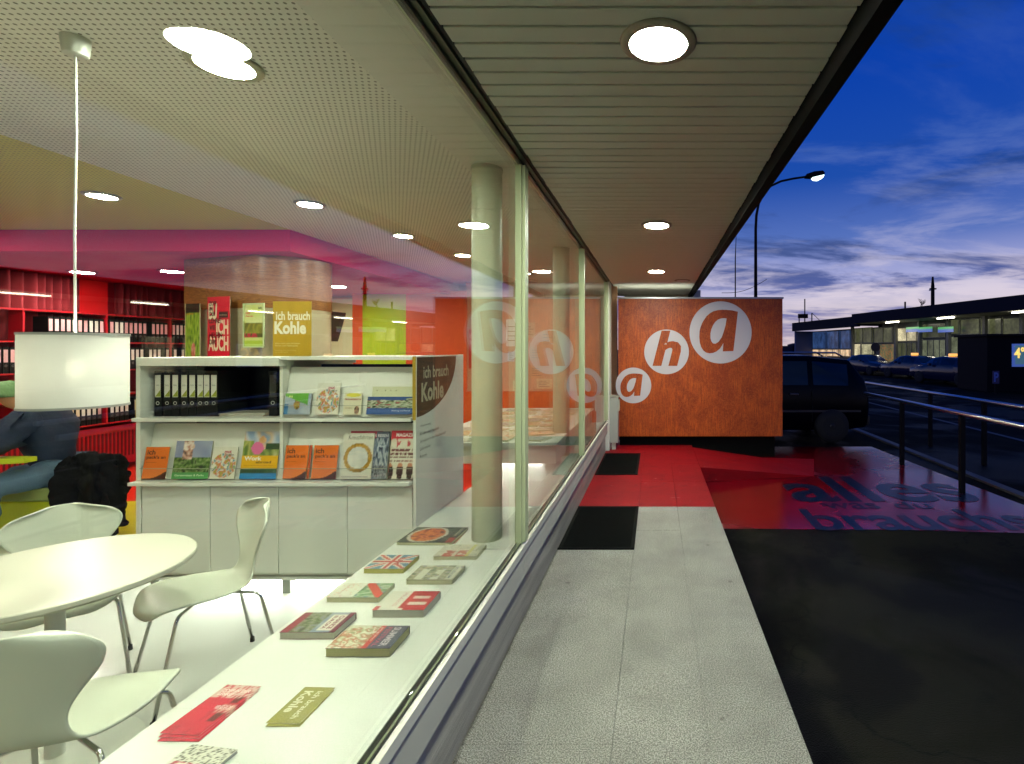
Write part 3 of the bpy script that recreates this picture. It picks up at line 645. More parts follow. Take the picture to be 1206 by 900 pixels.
book('book', 'thick paperback with dark grey title field and red stripe', 'book', x, y, w, h, .026, p_summer, [('SUMMER', .08, .78, .84, .12, 'cfc8c8', .03), ('FESTIVAL', .08, .67, .84, .08, 'b8546a', .02), ('programm', .1, .56, .6, .04, 'e8e0d0', 0)], pages='b6b27c', spine='4c5260')
# flyers
def flyer(label, corners_px, painter, texts, stack, z0=LT, rzx=0, group='flyers lying on the window ledge'):
    (px, py, w, h, rz) = corners_px; x, y = at(px, py)
    for k in range(stack):
        lab = label if k == stack - 1 else label.split(',')[0] + ', lower sheet number %s of the fan' % ('one', 'two', 'three')[k]
        o = thing('flyer', lab, 'flyer', (x + .006 * (stack - 1 - k), y - .012 * (stack - 1 - k), z0 + .0012 + .0016 * k), R(rz + (stack - 1 - k) * 1.6), group)
        part(box(-w / 2, w / 2, -h / 2, h / 2, 0, .0006, C('d8d0c0', .5)), 'paper', o, local=True)
        sheet('flyer_print', w, h, painter, o, z=.0010, x=-w / 2, y=-h / 2, nx=20, ny=30)
        if k == stack - 1:
            for (s_, u, v, tw, thh, c, bd) in texts:
                mb = MB(); text_mb(mb, s_, -w / 2 + u * w, -h / 2 + v * h, tw * w, thh * h, C(c, .4), z=.0014, bold=bd); part(mb, 'flyer_lettering', o, local=True)
def p_redfly(u, v):
    if v > .72 and nz(u * 2, v, 9, 3) > .45: return hx('d8b8a8')
    if .42 < v < .60 and u > .55: return hx('d0a090') if nz(u, v, 14, 5) > .48 else hx('b02438')
    if abs(u - .8) < .10 and (.25 < v < .42 or .62 < v < .74): return hx('5a1c14')
    return hx('c41e38') if nz(u, v, 6, 6) > .35 else hx('b01c30')
flyer('fanned pink red flyers with small white print, top sheet', (252, 836, .125, .225, -4), p_redfly, [('ZOFF IN DER\nLEHRE?', .1, .76, .8, .14, 'f0d8d0', .03), ('WIR HELFEN DIR!', .5, .48, .45, .08, 'f0d8d0', .02)], 3)
x, y = at(355, 832)
flyer('olive yellow flyers lettered ich brauch Kohle, top sheet', (356, 831, .170, .105, -92), lambda u, v: tuple(c * (.97 + .05 * nz(u, v, 8, 1)) for c in hx('8f8a2c')), [('ich brauch', .12, .56, .76, .20, 'd9d6b0', .02), ('Kohle', .12, .14, .6, .30, 'd9d6b0', .03)], 2)
x, y = at(226, 905)
book('magazine', 'white booklet with dense black text and red pictures at bottom edge', 'magazine', x, y, .15, .13, .008, lambda u, v: (hx('b23040') if nz(u, v, 10, 2) > .5 else hx('d8d4c8')) if v < .55 else (hx('4a4a3c') if nz(u * 3, v * 3, 12, 4) > .55 else hx('d4d4c0')), [], rz=-8, pages='d0d0c0')

# ================================================================ shelf unit with binders and magazines
SY = 3.37; u_ = .005525
sx0, sxm, sx1 = PX(160, SY), PX(329, SY), PX(490, SY); SD = 4.2
def hs(py): return HZ(py, SY)
su = thing('display_shelf_unit', 'white display shelf unit with binders, sloped magazine racks and low cupboards', 'shelf unit', ((sx0 + sx1) / 2, SY, 0))
part(box(sx0, sx0 + .03, SY + .0, SD, hs(680), hs(421), WHITE), 'side_panel', su, bevel=.002)
part(box(sx1 - .02, sx1, SY - .0, SD, hs(680), hs(419), WHITE), 'side_panel', su, bevel=.002)
part(box(sxm - .012, sxm + .008, SY + .02, SD - .02, hs(680), hs(431), WHITE2), 'middle_panel', su)
part(box(sx0 + .031, sx1 - .021, SD - .42, SD - .40, hs(680), hs(431), M('shelf_back', lin('15171a'), .6)), 'back_panel', su)
part(box(sx0 + .03, sxm + .02, SY - .03, SD, hs(431), hs(421.5), WHITE), 'top_board', su, bevel=.002)
part(box(sxm + .022, sx1 - .0205, SY - .02, SD, hs(424), hs(420), WHITE), 'top_board', su, bevel=.001)
part(box(sx0 + .005, sx1 - .022, SY - .035, SD - .43, hs(496), hs(492), WHITE), 'shelf_board', su, bevel=.002)
part(box(sx0 + .005, sx1 - .022, SY - .06, SD - .43, hs(570), hs(566), WHITE), 'shelf_board', su, bevel=.002)
part(box(sx0 + .032, sx1 - .022, SY + .018, SD - .43, hs(679), hs(571), WHITE2), 'cupboard_carcass', su)
dxs = [167, 247.5, 328, 409, 486]
for a, b in zip(dxs, dxs[1:]):
    part(box(PX(a + .4, SY), PX(b - .4, SY), SY, SY + .016, hs(675.5), hs(572), WHITE), 'cupboard_door', su, bevel=.0015)
part(box(sx0 + .0, sx1, SY - .002, SD, hs(681) - .012, hs(680.5), WHITE), 'base_board', su)
for px in (177, 333, 482):
    for yy in (SY + .03, SD - .08): part(box(PX(px - 5, SY), PX(px + 5, SY), yy, yy + .05, 0, hs(681) - .012, M('foot_paint', lin('aab0a8'), .35)), 'foot', su, bevel=.002)
part(box(sx0 + .15, sx1 - .15, SY + .25, SY + .28, hs(681) - .035, hs(681) - .013, E('strip_glow', (.98, 1, .95), 170)), 'under_cabinet_light', su)
# sloped racks
def rack(x0, x1, ztop, zlip):
    mb = MB(); mb.add([(x0, SY + .02, zlip), (x1, SY + .02, zlip), (x1, SY + .095, ztop), (x0, SY + .095, ztop), (x0, SY + .035, zlip), (x1, SY + .035, zlip), (x1, SY + .11, ztop), (x0, SY + .11, ztop)],
        [(0, 1, 2, 3), (4, 7, 6, 5), (0, 4, 5, 1), (1, 5, 6, 2), (2, 6, 7, 3), (3, 7, 4, 0)], WHITE2); part(mb, 'sloped_rack', su)
    part(box(x0, x1, SY - .012, SY - .009, zlip + .075, zlip + .078, M('rack_wire', lin('9aa08c'), .3)), 'retaining_wire', su)
rack(sxm + .012, sx1 - .023, hs(433), hs(491.5)); rack(sx0 + .034, sxm - .014, hs(501), hs(565.5)); rack(sxm + .012, sx1 - .023, hs(501), hs(565.5))
# yellow edge strip and side poster
part(box(PX(486.3, SY), PX(490, SY), SY - .006, SY - .0035, hs(495), hs(420), C('b0942a', .4)), 'yellow_edge_strip', su)
part(box(sx0 - .003, sx0 - .001, SY + .001, SY + .04, hs(494), hs(471), C('b09a22', .4)), 'yellow_edge_strip', su)
sidep = MB(); o_ = []
zb_, zt_ = hs(492), hs(421); y0_, y1_ = SY + .01, SD - .16
pts = [(y0_, zb_), (y0_, zt_)] + [(y1_ - .0 - (1 - cos(a)) * .02, zt_) for a in (0,)] + [(y0_ + (y1_ - y0_) * cos(a), zt_ - (zt_ - zb_) * sin(a)) for a in [k * pi / 2 / 12 for k in range(0, 13)]]
sidep.prism(pts, 'x', sx1 + .0005, sx1 + .002, MATS['dark_veneer'])
sp = part(sidep, 'side_print', su)
PALE = C('b8b89c', .5)
def side_text(s, y0, z0, w, h, m, bd=.0):
    mb = MB(); text_mb(mb, s, 0, 0, w, h, m, bold=bd); mb.v = [(sx1 + .0035, y0 + v[0], z0 + v[1]) for v in mb.v]; part(mb, 'lettering', su)
side_text('ich brauch', SY + .10, hs(447), .42, .085, PALE, .02); side_text('Kohle', SY + .07, hs(470) - .03, .36, .13, PALE, .03)
for k, (s_, w_) in enumerate((('Wohnung', .16), ('Kinder und Haushalt', .3), ('Arbeiten in der Auslandszeit', .42), ('Lehrstellen', .16), ('Reisen', .1))):
    side_text(s_, SY + .05, hs(506 + 9 * k) , w_, .022, C('565a50', .5))
# binders
BK = M('binder_black', (.006, .007, .006), .6, spec=.15)
def binder(label, x, y, z, w=.062, h=.30, d=.26, face=0, lab='white', group='black binders in the display shelf', simple=False, rz=0.):
    o = thing('binder', label, 'binder', (x, y, z), rz, group)
    part(box(-w / 2, w / 2, 0, d, .0005, h, BK), 'binder_body', o, local=True, bevel=0 if simple else .002)
    lc = {'white': 'd9d9cc', 'pink': 'd8a8a8', 'cream': 'd2c09c', 'dark': '1c201c'}[lab]
    mb = MB(); mb.box(-w * .36, w * .36, -.0015, -.0005, h * .42, h * .90, C(lc, .45)); part(mb, 'spine_label', o, local=True)
    if lab == 'white' and not simple:
        mb = MB(); mb.add([(-w * .36, -.002, h * .43), (w * .36, -.002, h * .43), (w * .36, -.002, h * .58)], [(0, 1, 2)], C('8f9a2c', .45)); part(mb, 'label_stripe', o, local=True)
        mb = MB(); text_mb(mb, 'Info', -w * .2, 0, w * .4, .012, C('70746a', .5)); mb.v = [(v[0], -.0022, h * .66 + v[1]) for v in mb.v]; part(mb, 'label_lettering', o, local=True)
    mb = MB(); n = 16; r0, r1 = w * .16, w * .24; zz = h * .29
    mb.add([(r * cos(2 * pi * i / n), -.002, zz + r * sin(2 * pi * i / n)) for r in (r0, r1) for i in range(n)], [(i, (i + 1) % n, n + (i + 1) % n, n + i) for i in range(n)], C('b9bab0' if not simple else '777777', .4)); part(mb, 'finger_ring', o, local=True)
    return o
ords = ['first', 'second', 'third', 'fourth', 'fifth', 'sixth', 'seventh', 'eighth']
for k, px in enumerate((186, 197, 206.5, 217, 226.5, 236, 243.5, 252)):
    binder('black binder with white and olive label, %s from the left in the display shelf' % ords[k], PX(px, SY + .06), SY + .06, hs(492), w=.050, h=.305)
binder('black binder without pale label at the right end of the shelf compartment', PX(321.5, SY + .08), SY + .08, hs(492), w=.055, h=.305, lab='dark')
for k, (dw, lab) in enumerate(((.0, 'lowest magazine of the flat pile beside the binders'), (.006, 'middle magazine of the flat pile beside the binders'), (-.004, 'top magazine of the flat pile beside the binders'))):
    book('magazine', lab, 'magazine', PX(288, SY + .1) + dw, SY + .17, .20, .29, .006, lambda u, v: hx('a8a898'), rz=90 + k * 3, z=hs(492) + .0065 * k - .0008, group='magazines piled in the shelf', pages='c8a890')
# magazines standing on the racks
def mag(label, px0, px1, py0, py1, painter, texts=(), lean=80, rot=0., th=.006, row=None, name='magazine'):
    zl = hs(py1); w = (px1 - px0) * u_; h = (py1 - py0) * u_ / sin(R(lean)) * 1.0
    o = thing(name, label, 'magazine', (PX(px0, SY), SY - .0 + .003, zl + .001), 0, 'magazines standing in the sloped racks'); o.rotation_euler = (R(lean), 0, R(rot))
    part(box(0, w, 0, h, 0, th, C('c8c8b4', .6)), 'pages', o, local=True)
    sheet('cover_print', w, h, painter, o, z=th + .0006, nx=30, ny=38)
    for (s_, u, v, tw, thh, c, bd) in texts:
        mb = MB(); text_mb(mb, s_, u * w, v * h, tw * w, thh * h, C(c, .4), z=th + .0012, bold=bd); part(mb, 'cover_lettering', o, local=True)
    return o
def p_orange(u, v):
    if (u - .1) ** 2 * .5 + (v - .9) ** 2 > .80 and v < .22: return hx('3a1c10')
    return hx('e0701c') if v > .36 else hx('e8803a')
OT = [('ich', .08, .76, .34, .15, '1c1410', .02), ("pack's an", .08, .60, .80, .13, '1c1410', .02), ('Beruf und Arbeit', .1, .50, .42, .03, '6a3010', 0)]
mag("orange booklet ich pack's an, alone in the left bay of the rack", 167, 195, 528, 564.5, p_orange, OT)
mag("orange booklet ich pack's an, left one of the pair in the right bay", 333, 360, 526, 564.5, p_orange, OT)
mag("orange booklet ich pack's an, right one of the pair in the right bay", 366.5, 395.5, 526, 564.5, p_orange, OT)
o = mag('orange booklet seen edge on between the two orange booklets', 361, 364, 526, 564.5, lambda u, v: hx('b04a20'))
def p_field(u, v):
    if v < .18: return hx('4f9a58')
    if math.hypot((u - .36) / .16, (v - .86) / .12) < 1: return pal(u, v, 9, 1, K('d8b8a0', 'f0e8dc', 'b06a50'))
    if v > .52 and abs(u - .36) < .14: return pal(u, v, 12, 3, K('e0c8b8', 'c08870', '302c2c'))
    if v > .56: return pal(u, v, 3, 4, K('7c88a8', 'a0a8b8'))
    return pal(u, v, 11, 6, K('14240c', '2f5018', '5a7a34', '8fa070', '203010'))
mag('magazine with people bending in a green field under grey sky', 202, 245, 521, 564.5, p_field, [('Gartenreisen & Parks', .08, .07, .8, .055, 'd8ecd0', .01)])
def p_doodle(u, v):
    d = math.hypot((u - .5) / .5, (v - .42) / .38)
    if d < 1 and nz(u, v, 6, 8) > .36: return pal(u, v, 8, 3, K('3f6f54', 'c0b040', 'c8644a', 'd8d8c8', '5a8aa0', '8aa040'))
    return hx('dedecb')
DT = [('mut', .48, .80, .28, .10, 'b04a58', .03), ('stille', .52, .73, .36, .06, '5a4a4a', .01)]
mag('white booklet with colourful sketch, left bay of lower rack', 247, 276, 528, 564.5, p_doodle, DT)
mag('white booklet with colourful sketch on the upper rack', 371, 398, 452, 488.5, p_doodle, DT)
def p_work(u, v):
    if v < .12: return hx('2c7fb8')
    if v < .22: return pal(u, v, 9, 2, K('2c4a2c', '3a5a34'))
    if v < .50: return hx('e6b010')
    if math.hypot((u - .52) / .10, (v - .82) / .08) < 1: return pal(u, v, 9, 1, K('c8945c', 'dcae7c'))
    if math.hypot((u - .40) / .17, (v - .64) / .14) < 1: return hx('d86a9a')
    if u < .30 and v < .80: return pal(u, v, 6, 5, K('7a8f3a', 'b0b060', '4c6a24'))
    if v < .62: return pal(u, v, 6, 7, K('2a4018', '8a9a50', 'c0c090'))
    if v < .74 and u > .6: return hx('203a1c')
    return pal(u, v, 3, 9, K('6a90b8', 'd8b890', 'c0c8d0', '8aa4c0'))
mag('tall magazine Work abroad with child in pink and yellow band', 282, 325, 510, 564.5, p_work, [('Work', .07, .385, .48, .09, 'f4f0e0', .04), ('abroad', .40, .325, .42, .055, '4a3a10', .02), ('Jobs und Praktika in aller Welt', .08, .27, .8, .02, '8a6a10', 0)])
def p_laptop(u, v):
    if v > .72 - .35 * u and u < .9 and v > .88 - u * .5 + .0 or v > .86 and u < .6: return hx('5aa030')
    if u < .16 and v < .5: return hx('2c6a9a')
    if math.hypot((u - .48) / .12, (v - .48) / .26) < 1: return pal(u, v, 9, 1, K('5a4a20', 'b09a30', 'a06030'))
    return pal(u, v, 3, 6, K('8a9cac', 'a8b4be'))
mag('small landscape booklet in grey blue with green corner', 334, 365, 464, 488.5, p_laptop, [('.eu', .1, .80, .18, .09, 'd8e890', .02)])
mag('small cream booklet with yellow cloud and little portrait', 404, 425, 463.5, 488.5, lambda u, v: hx('d8cf3c') if math.hypot((u - .5) / .42, (v - .90) / .09) < 1 else (pal(u, v, 7, 3, K('2c1c14', 'c89a7c')) if math.hypot((u - .75) / .15, (v - .2) / .18) < 1 else hx('dcd8b8')), [('FRANKREICH', .04, .66, .9, .08, '9a3428', .03), ('au pair', .1, .26, .4, .05, 'a07858', 0)])
def p_wide(u, v):
    if v < .36: return hx('3c5a90')
    if v > .93: return hx('30508c')
    if v > .80 and nz(u, v, 5, 3) > .45: return hx('3a5488')
    return pal(u, v, 10, 5, K('20281c', '8a9a70', 'c8ccb8', '5a6a48', 'b04050'))
mag('wide landscape brochure with blue band and row of people', 431.5, 485.5, 468, 488.5, p_wide, [('Bildung und Beruf', .55, .15, .4, .10, 'c8d0e0', .01)])
mag('blank cream card behind the wide blue brochure', 436, 484.5, 456, 488, lambda u, v: hx('cfd2ae'), [('.  , . ,', .1, .82, .5, .05, '6a6a50', 0)], th=.003)
def p_cruise(u, v):
    d = math.hypot((u - .52) / .46, (v - .46) / .32)
    if .74 < d < 1: return pal(u, v, 9, 4, K('7a5a10', 'c0962c', '8f6c1c'))
    if d <= .74: return pal(u, v, 5, 6, K('c8ccc0', 'dcdccc'))
    if v < .08: return hx('d8d6c4')
    return hx('dfdecb')
mag('red backed magazine behind the cruise magazine', 408, 446, 509.5, 564.5, lambda u, v: hx('b03a48') if v > .86 else pal(u, v, 12, 2, K('303a44', '8a94a0', '20282c')), [('FIRMEN', .72, .88, .26, .06, 'e0d0d0', .02)], th=.004)
o = mag('cream magazine Kreuzfahrten with golden compass ring', 401, 437, 512, 564.5, p_cruise, [('Kreuzfahrten', .16, .86, .80, .10, '6a6a54', .0), ('mediterran und karibik heute', .05, .035, .85, .028, '4a4a40', .02)], th=.010)
def p_dark(u, v):
    if v > .86: return hx('586070')
    if v < .28: return pal(u, v, 14, 1, K('2c3038', 'a0a8ac', '181c20'))
    return pal(u, v, 7, 2, K('1a2430', '4a5c70', 'b8c0c0', '8a9aa0'))
mag('dark blue grey magazine squeezed between cruise and red magazine', 439.5, 455, 510, 564.5, p_dark, [('REISEN', .1, .88, .8, .06, 'd8d8d8', .02), ('Meer', .2, .66, .6, .06, 'c0c8d0', .02)])
def p_magaz(u, v):
    if v > .84: return hx('bb2c38')
    if v < .36 and (math.hypot((u - .45) / .13, (v - .16) / .18) < 1 or math.hypot((u - .85) / .13, (v - .16) / .18) < 1 or math.hypot((u - .05) / .13, (v - .14) / .18) < 1): return hx('1c1c18') if v < .26 else hx('c08060')
    if v < .16 and .45 < u < .8: return hx('dcdcca')
    if .64 < v < .82 and nz(u, v, 9, 5) > .62: return hx('c24a50')
    if .36 < v < .64 and int(v * 26) % 2 and nz(u * 2, v, 9, 8) > .42: return hx('6a3034')
    return hx('d9d6c0')
mag('cream and red magazine with stars at the right end of the rack', 457, 486, 509, 564.5, p_magaz, [('MAGAZIN', .2, .87, .78, .08, 'ecdcd8', .03)])

# ================================================================ round cabin with posters
CY = 5.0; cb_ = thing('veneered_cabin', 'rounded oak veneered cabin standing behind the display shelf', 'cabin', (-4.1, 5.6, 0))
corner = [(-4.72, 5.20), (-3.95, 4.93)]; 
def cabin_outline(off=0.):
    # plan outline, counter clockwise; a rounded front right corner
    pts = [(-4.74 - off, 6.4), (-4.74 - off, 5.22 - off)]
    a0 = Vector((-4.74 - off, 5.22 - off)); a1 = Vector((-3.82, 4.93 - off)); pts += [tuple(a0.lerp(a1, t)) for t in (.33, .66, 1)]
    c = Vector((-3.86, 5.36)); r = .43 + off
    for k in range(1, 13):
        a = R(-84 + 114 * k / 12.); pts.append((c.x + r * cos(a), c.y + r * sin(a)))
    pts += [(-4.3 + off, 6.5)]; return pts
part(MB().prism(cabin_outline(0), 'z', 0, 2.0, M('beige_laminate', lin('a89c80'), .5)), 'cabin_wall', cb_, auto=True)
part(MB().prism(cabin_outline(.006), 'z', 2.001, RC - .004, MATS['oak_veneer']), 'veneer_band', cb_, auto=True)
def poster(label, px0, px1, py0, py1, yy, painter, texts, ang=-16, frame=None, cat='poster', nx=30, ny=40):
    w = (px1 - px0) / F * yy; h = (py1 - py0) / F * yy
    o = thing('poster', label, cat, (PX(px0, yy), yy, HZ(py1, yy)), 0); o.rotation_euler = (R(90), 0, R(ang)); w = w / cos(R(ang))
    part(box(0, w, 0, h, -.002, .0, C('c8c4a8', .5)), 'paper', o, local=True)
    if frame: part(MB().box(-.012, 0, -.012, h + .012, -.004, .008, C(frame, .4)).box(w, w + .012, -.012, h + .012, -.004, .008, C(frame, .4)).box(0, w, -.012, 0, -.004, .008, C(frame, .4)).box(0, w, h, h + .012, -.004, .008, C(frame, .4)), 'frame', o, local=True)
    sheet('poster_print', w, h, painter, o, z=.0012, nx=nx, ny=ny)
    for (s_, u, v, tw, thh, c, bd) in texts:
        mb = MB(); text_mb(mb, s_, u * w, v * h, tw * w, thh * h, C(c, .45), z=.0020 + (.0012 if c == '101010' else 0), bold=bd); part(mb, 'lettering', o, local=True)
def p_grass(u, v):
    if v > .84 and .05 < u < .95: return hx('181c10')
    if math.hypot((u - .55) / .13, (v - .16) / .15) < 1: return pal(u, v, 12, 2, K('b01c20', 'd8a090', 'a01818'))
    if u < .04 or u > .95: return hx('b0a880')
    return pal(u, v, 9, 4, K('3f6010', '6a8a18', '88a42c', '9ab040'))
poster('green meadow poster with a small red figure on the cabin', 218, 242, 358, 424, 5.10, p_grass, [('jugendinfo', .08, .80, .5, .03, 'c03020', .02)], ang=-16)
poster('red poster ZOFF IN DER LEHRE with cream and black capitals', 244.5, 279, 350, 424, 4.98, lambda u, v: hx('c8142c') if not (.5 < u < .92 and .66 < v < .76) else hx('241410'),
    [('EU', .05, .64, .38, .26, 'd8c8a8', .05), ('ICH', .40, .40, .54, .24, 'd8c8a8', .04), ('AUCH', .04, .14, .90, .24, 'd8c8a8', .04), ('ZOFF', .08, .86, .34, .07, '101010', .02), ('IN', .10, .775, .14, .07, '101010', .02), ('DER', .10, .695, .26, .07, '101010', .02), ('LEHRE?', .08, .58, .56, .08, '101010', .02), ('WIR', .10, .47, .26, .08, '101010', .02), ('HELFEN', .10, .355, .56, .08, '101010', .02), ('DIR!', .10, .245, .3, .08, '101010', .02), ('stundenweise.', .54, .70, .34, .025, 'b8a890', 0)], ang=-16)
def p_frame(u, v):
    if .22 < v < .56: return pal(u, v, 4, 3, K('5a5a1c', '8a8a34', '3a4014')) if v > .32 else (hx('a83040') if u < .7 and nz(u, v, 9, 2) < .6 else hx('4f5420'))
    if v < .14: return hx('a8c040')
    return pal(u, v, 3, 1, K('c0cc70', 'd0d4a0'))
poster('small framed green leaflet between the red and the olive poster', 288, 315, 359, 408, 4.875, p_frame, [('1000\nchancen', .06, .70, .4, .12, 'c03a28', .02), ('INFO', .74, .88, .2, .06, '2c3414', .03)], ang=-13, frame='b8c89a')
poster('large olive yellow poster ich brauch Kohle on the cabin corner', 321.5, 366, 355, 424, 4.81, lambda u, v: tuple(c * (.96 + .06 * nz(u, v, 5, 1)) for c in hx('b09020')), [('ich brauch', .08, .68, .88, .15, 'e0dcc0', .025), ('Kohle', .04, .44, .82, .22, 'e0dcc0', .04), ('Infos rund ums Arbeiten\nFerien und Nebenjobs', .06, .22, .64, .08, 'd8c888', .0), ('beratung und vermittlung\nim ersten stock', .06, .12, .54, .06, 'c8b060', .0)], ang=2)
# wall mounted television seen edge on
tv = thing('television', 'black flat screen tilted on a wall arm beside the cabin', 'television', (PX(388, 6.2), 6.2, HZ(382, 6.2)))
ox, oz = PX(388, 6.2), HZ(382, 6.2)
a0 = (PX(392, 6.2), HZ(367, 6.2)); a1 = (PX(382, 6.2), HZ(402, 6.2)); mb = MB(); dx_ = .03
mb.prism([(a0[0], a0[1]), (a0[0] + dx_, a0[1] + .0), (a1[0] + dx_, a1[1]), (a1[0], a1[1])], 'y', 6.0, 6.42, BLACK); part(mb, 'screen_case', tv, bevel=.004)
mb = MB(); mb.tube([(PX(377, 6.2), 6.2, HZ(388, 6.2)), (PX(381, 6.2), 6.2, HZ(394, 6.2)), (PX(386, 6.2), 6.2, HZ(392, 6.2))], .014, BLACK, 8); part(mb, 'wall_arm', tv, smooth=True)
mb = MB(); mb.box(PX(376, 6.2) - .02, PX(378, 6.2), 6.14, 6.26, HZ(396, 6.2), HZ(372, 6.2), GREYP); part(mb, 'wall_plate', tv)

# ================================================================ back of the window bay: low table with newspapers, pin board notes
T2 = .70; t2 = thing('newspaper_table', 'long cream table with magazines in the window bay at the back', 'table', (-1.7, 6.4, 0))
part(box(-2.35, -.95, 5.02, 8.0, T2 - .035, T2, WHITE), 'tabletop', t2, bevel=.003)
part(box(-2.30, -.97, 5.05, 7.95, .49, T2 - .036, WHITE2), 'drawer_box', t2)
for x_ in (-2.28, -1.06): 
    for y_ in (5.3, 7.7): part(box(x_, x_ + .08, y_, y_ + .08, 0, .49, WHITE2), 'leg', t2)
part(box(-2.1, -1.2, 5.5, 5.56, .462, .488, E('strip_glow2', (.98, 1, .93), 110)), 'under_table_light', t2)
lb = thing('added_glow_panel', 'white panel with an added glow standing low beyond the column', 'light panel', (PX(603, 5.75), 5.75, 0))
part(box(PX(592, 5.75), PX(611, 5.75), 5.75, 5.79, 0, .485, E('added_panel_glow', (.97, 1, .92), 1.3)), 'glow_face', lb)  # added glowing box in place of a brightly lit white surface
random.seed(3)
palettes = [K('c8b88c', 'd8d4bc', '8a7a50'), K('5a6a4a', 'c0c0a4', 'd8d8c4'), K('b04a2c', 'd8c8a0', 'd8d8c4'), K('3f4a5a', 'c8c8b8', '9a9a80'), K('6a4a2a', 'c8a870', 'd8d0b0')]
k = 0
for yy in (5.2, 5.5, 5.82, 6.15, 6.5, 6.85, 7.25, 7.65):
    for xx in (-2.1, -1.82, -1.52, -1.24):
        if abs(xx + 1.03) < .12 and abs(yy - 5.66) < .2: continue
        p = palettes[k % 5]; s_ = k
        book('newspaper', ['folded newspaper with tan print', 'thin green toned magazine', 'red and cream magazine', 'blue grey newspaper', 'brown covered magazine'][k % 5] + ', %s from the left, %s row on the back table' % (['first', 'second', 'third', 'fourth'][[-2.1, -1.82, -1.52, -1.24].index(xx)], ['nearest', 'second', 'third', 'fourth', 'fifth', 'sixth', 'seventh', 'farthest'][[5.2, 5.5, 5.82, 6.15, 6.5, 6.85, 7.25, 7.65].index(yy)]),
             'newspaper', xx + random.uniform(-.04, .04), yy + random.uniform(-.03, .03), .21, .27, random.uniform(.004, .016), (lambda u, v, p=p, s_=s_: pal(u, v, 7, s_, p)), rz=random.uniform(-25, 25) - 90 * (k % 2), z=T2, group='newspapers and magazines spread on the back table')
        k += 1
notes = [(596, 612, 376, 408, 'd8d4cc', 'large pale sheet pinned top left of the board'), (617, 630, 380, 398, 'c8b498', 'pale sheet pinned right of the first mullion, topmost'), (598, 606, 414, 426, 'c0b8c0', 'small grey picture pinned at left of the column side'), (608, 616, 414, 432, 'd8cc98', 'cream note pinned under the large pale sheet'), (607, 616, 432, 446, 'c8a01c', 'square mustard yellow note on the board'),
         (604, 616, 448, 470, 'cfc4a0', 'long cream leaflet pinned lowest on the board'), (624, 638, 408, 425, 'c0a080', 'small brown toned sheet pinned mid board'), (624, 640, 430, 446, 'c89c74', 'faint orange sheet pinned mid board'), (632, 650, 446, 458, 'd4c098', 'landscape cream leaflet pinned low right'), (638, 652, 388, 410, 'c8a888', 'pale orange sheet pinned top right')]
for x0, x1, y0, y1, c, lab in notes:
    yy = 8.54; o = thing('note', lab, 'note', (PX(x0, yy), yy, HZ(y1, yy)), 0); w, h = (x1 - x0) / F * yy, (y1 - y0) / F * yy
    o.rotation_euler = (R(90), 0, 0); part(box(0, w, 0, h, 0, .002, C(c, .5)), 'paper', o, local=True)
    mb = MB()
    for q in range(4): mb.box(w * .15, w * (.85 - .2 * (q % 2)), h * (.2 + .17 * q), h * (.2 + .17 * q) + .012, .0022, .0030, C('7a6a5a', .5))
    part(mb, 'printed_lines', o, local=True)
poster('red poster with white words beside the near column', 552, 560, 388, 434, 8.53, lambda u, v: hx('b82c1c'), [('ich\nWILL', .1, .6, .8, .3, 'e8c8b8', .02)], ang=0)

# ================================================================ red room: wall shelves, curtains, radiator, desk, person
ws = thing('red_wall_shelf', 'long red wall shelf full of black binders on the left wall', 'shelf', (LX + .2, 6.5, 0))
X1 = LX + .34
for zz in (2.06, 1.70, 1.34, .66, 1.02): part(box(LX + .02, X1, 4.9, 8.4, zz - .018, zz, RED), 'shelf_board', ws)
for yy in (4.9, 5.78, 6.66, 7.54, 8.38): part(box(LX + .02, X1 - .002, yy, yy + .02, .66, 2.055, RED), 'upright', ws)
gl = {'pink': 'slim black binder with pink label on the red wall shelf', 'white': 'slim black binder with white label on the red wall shelf', 'cream': 'black binder with long cream label on the red wall shelf'}
gl2 = {'pink': 'pink labelled binder', 'white': 'white labelled binder', 'cream': 'cream labelled binder'}
random.seed(5)
def nth(k):
    o = ['first', 'second', 'third', 'fourth', 'fifth', 'sixth', 'seventh', 'eighth', 'ninth', 'tenth', 'eleventh', 'twelfth', 'thirteenth', 'fourteenth', 'fifteenth', 'sixteenth', 'seventeenth', 'eighteenth', 'nineteenth']
    if k < 19: return o[k]
    t_, u_2 = divmod(k + 1, 10); tw = {2: 'twent', 3: 'thirt', 4: 'fort'}[t_]
    return tw + 'ieth' if u_2 == 0 else tw + 'y-' + o[u_2 - 1]
def wrow(z, y0, y1, labs, dens=1.):
    y = y0; cnt = 0; rown = {1.70: 'top row', 1.34: 'middle row', .66: 'lowest row'}[z] + (' near end' if y1 < 6.5 else '')
    while y < y1:
        if any(abs(y - q) < .045 for q in (5.79, 6.67, 7.55)): y += .03; continue
        if random.random() < dens:
            l = random.choice(labs); binder('%s, %s from the left, %s of red wall shelf' % (gl2[l], nth(cnt), rown), X1 - .005, y, z, w=.052, h=.29, d=.24, lab=l, simple=True, rz=pi / 2, group='binders on the red wall shelf'); cnt += 1
        y += .062
wrow(1.70, 6.05, 8.3, ['pink', 'white', 'pink'], .96); wrow(1.34, 4.95, 6.2, ['pink'], .95); wrow(1.34, 7.0, 8.3, ['white'], .8); wrow(.66, 5.9, 7.3, ['pink', 'cream', 'white', 'cream'], .92)
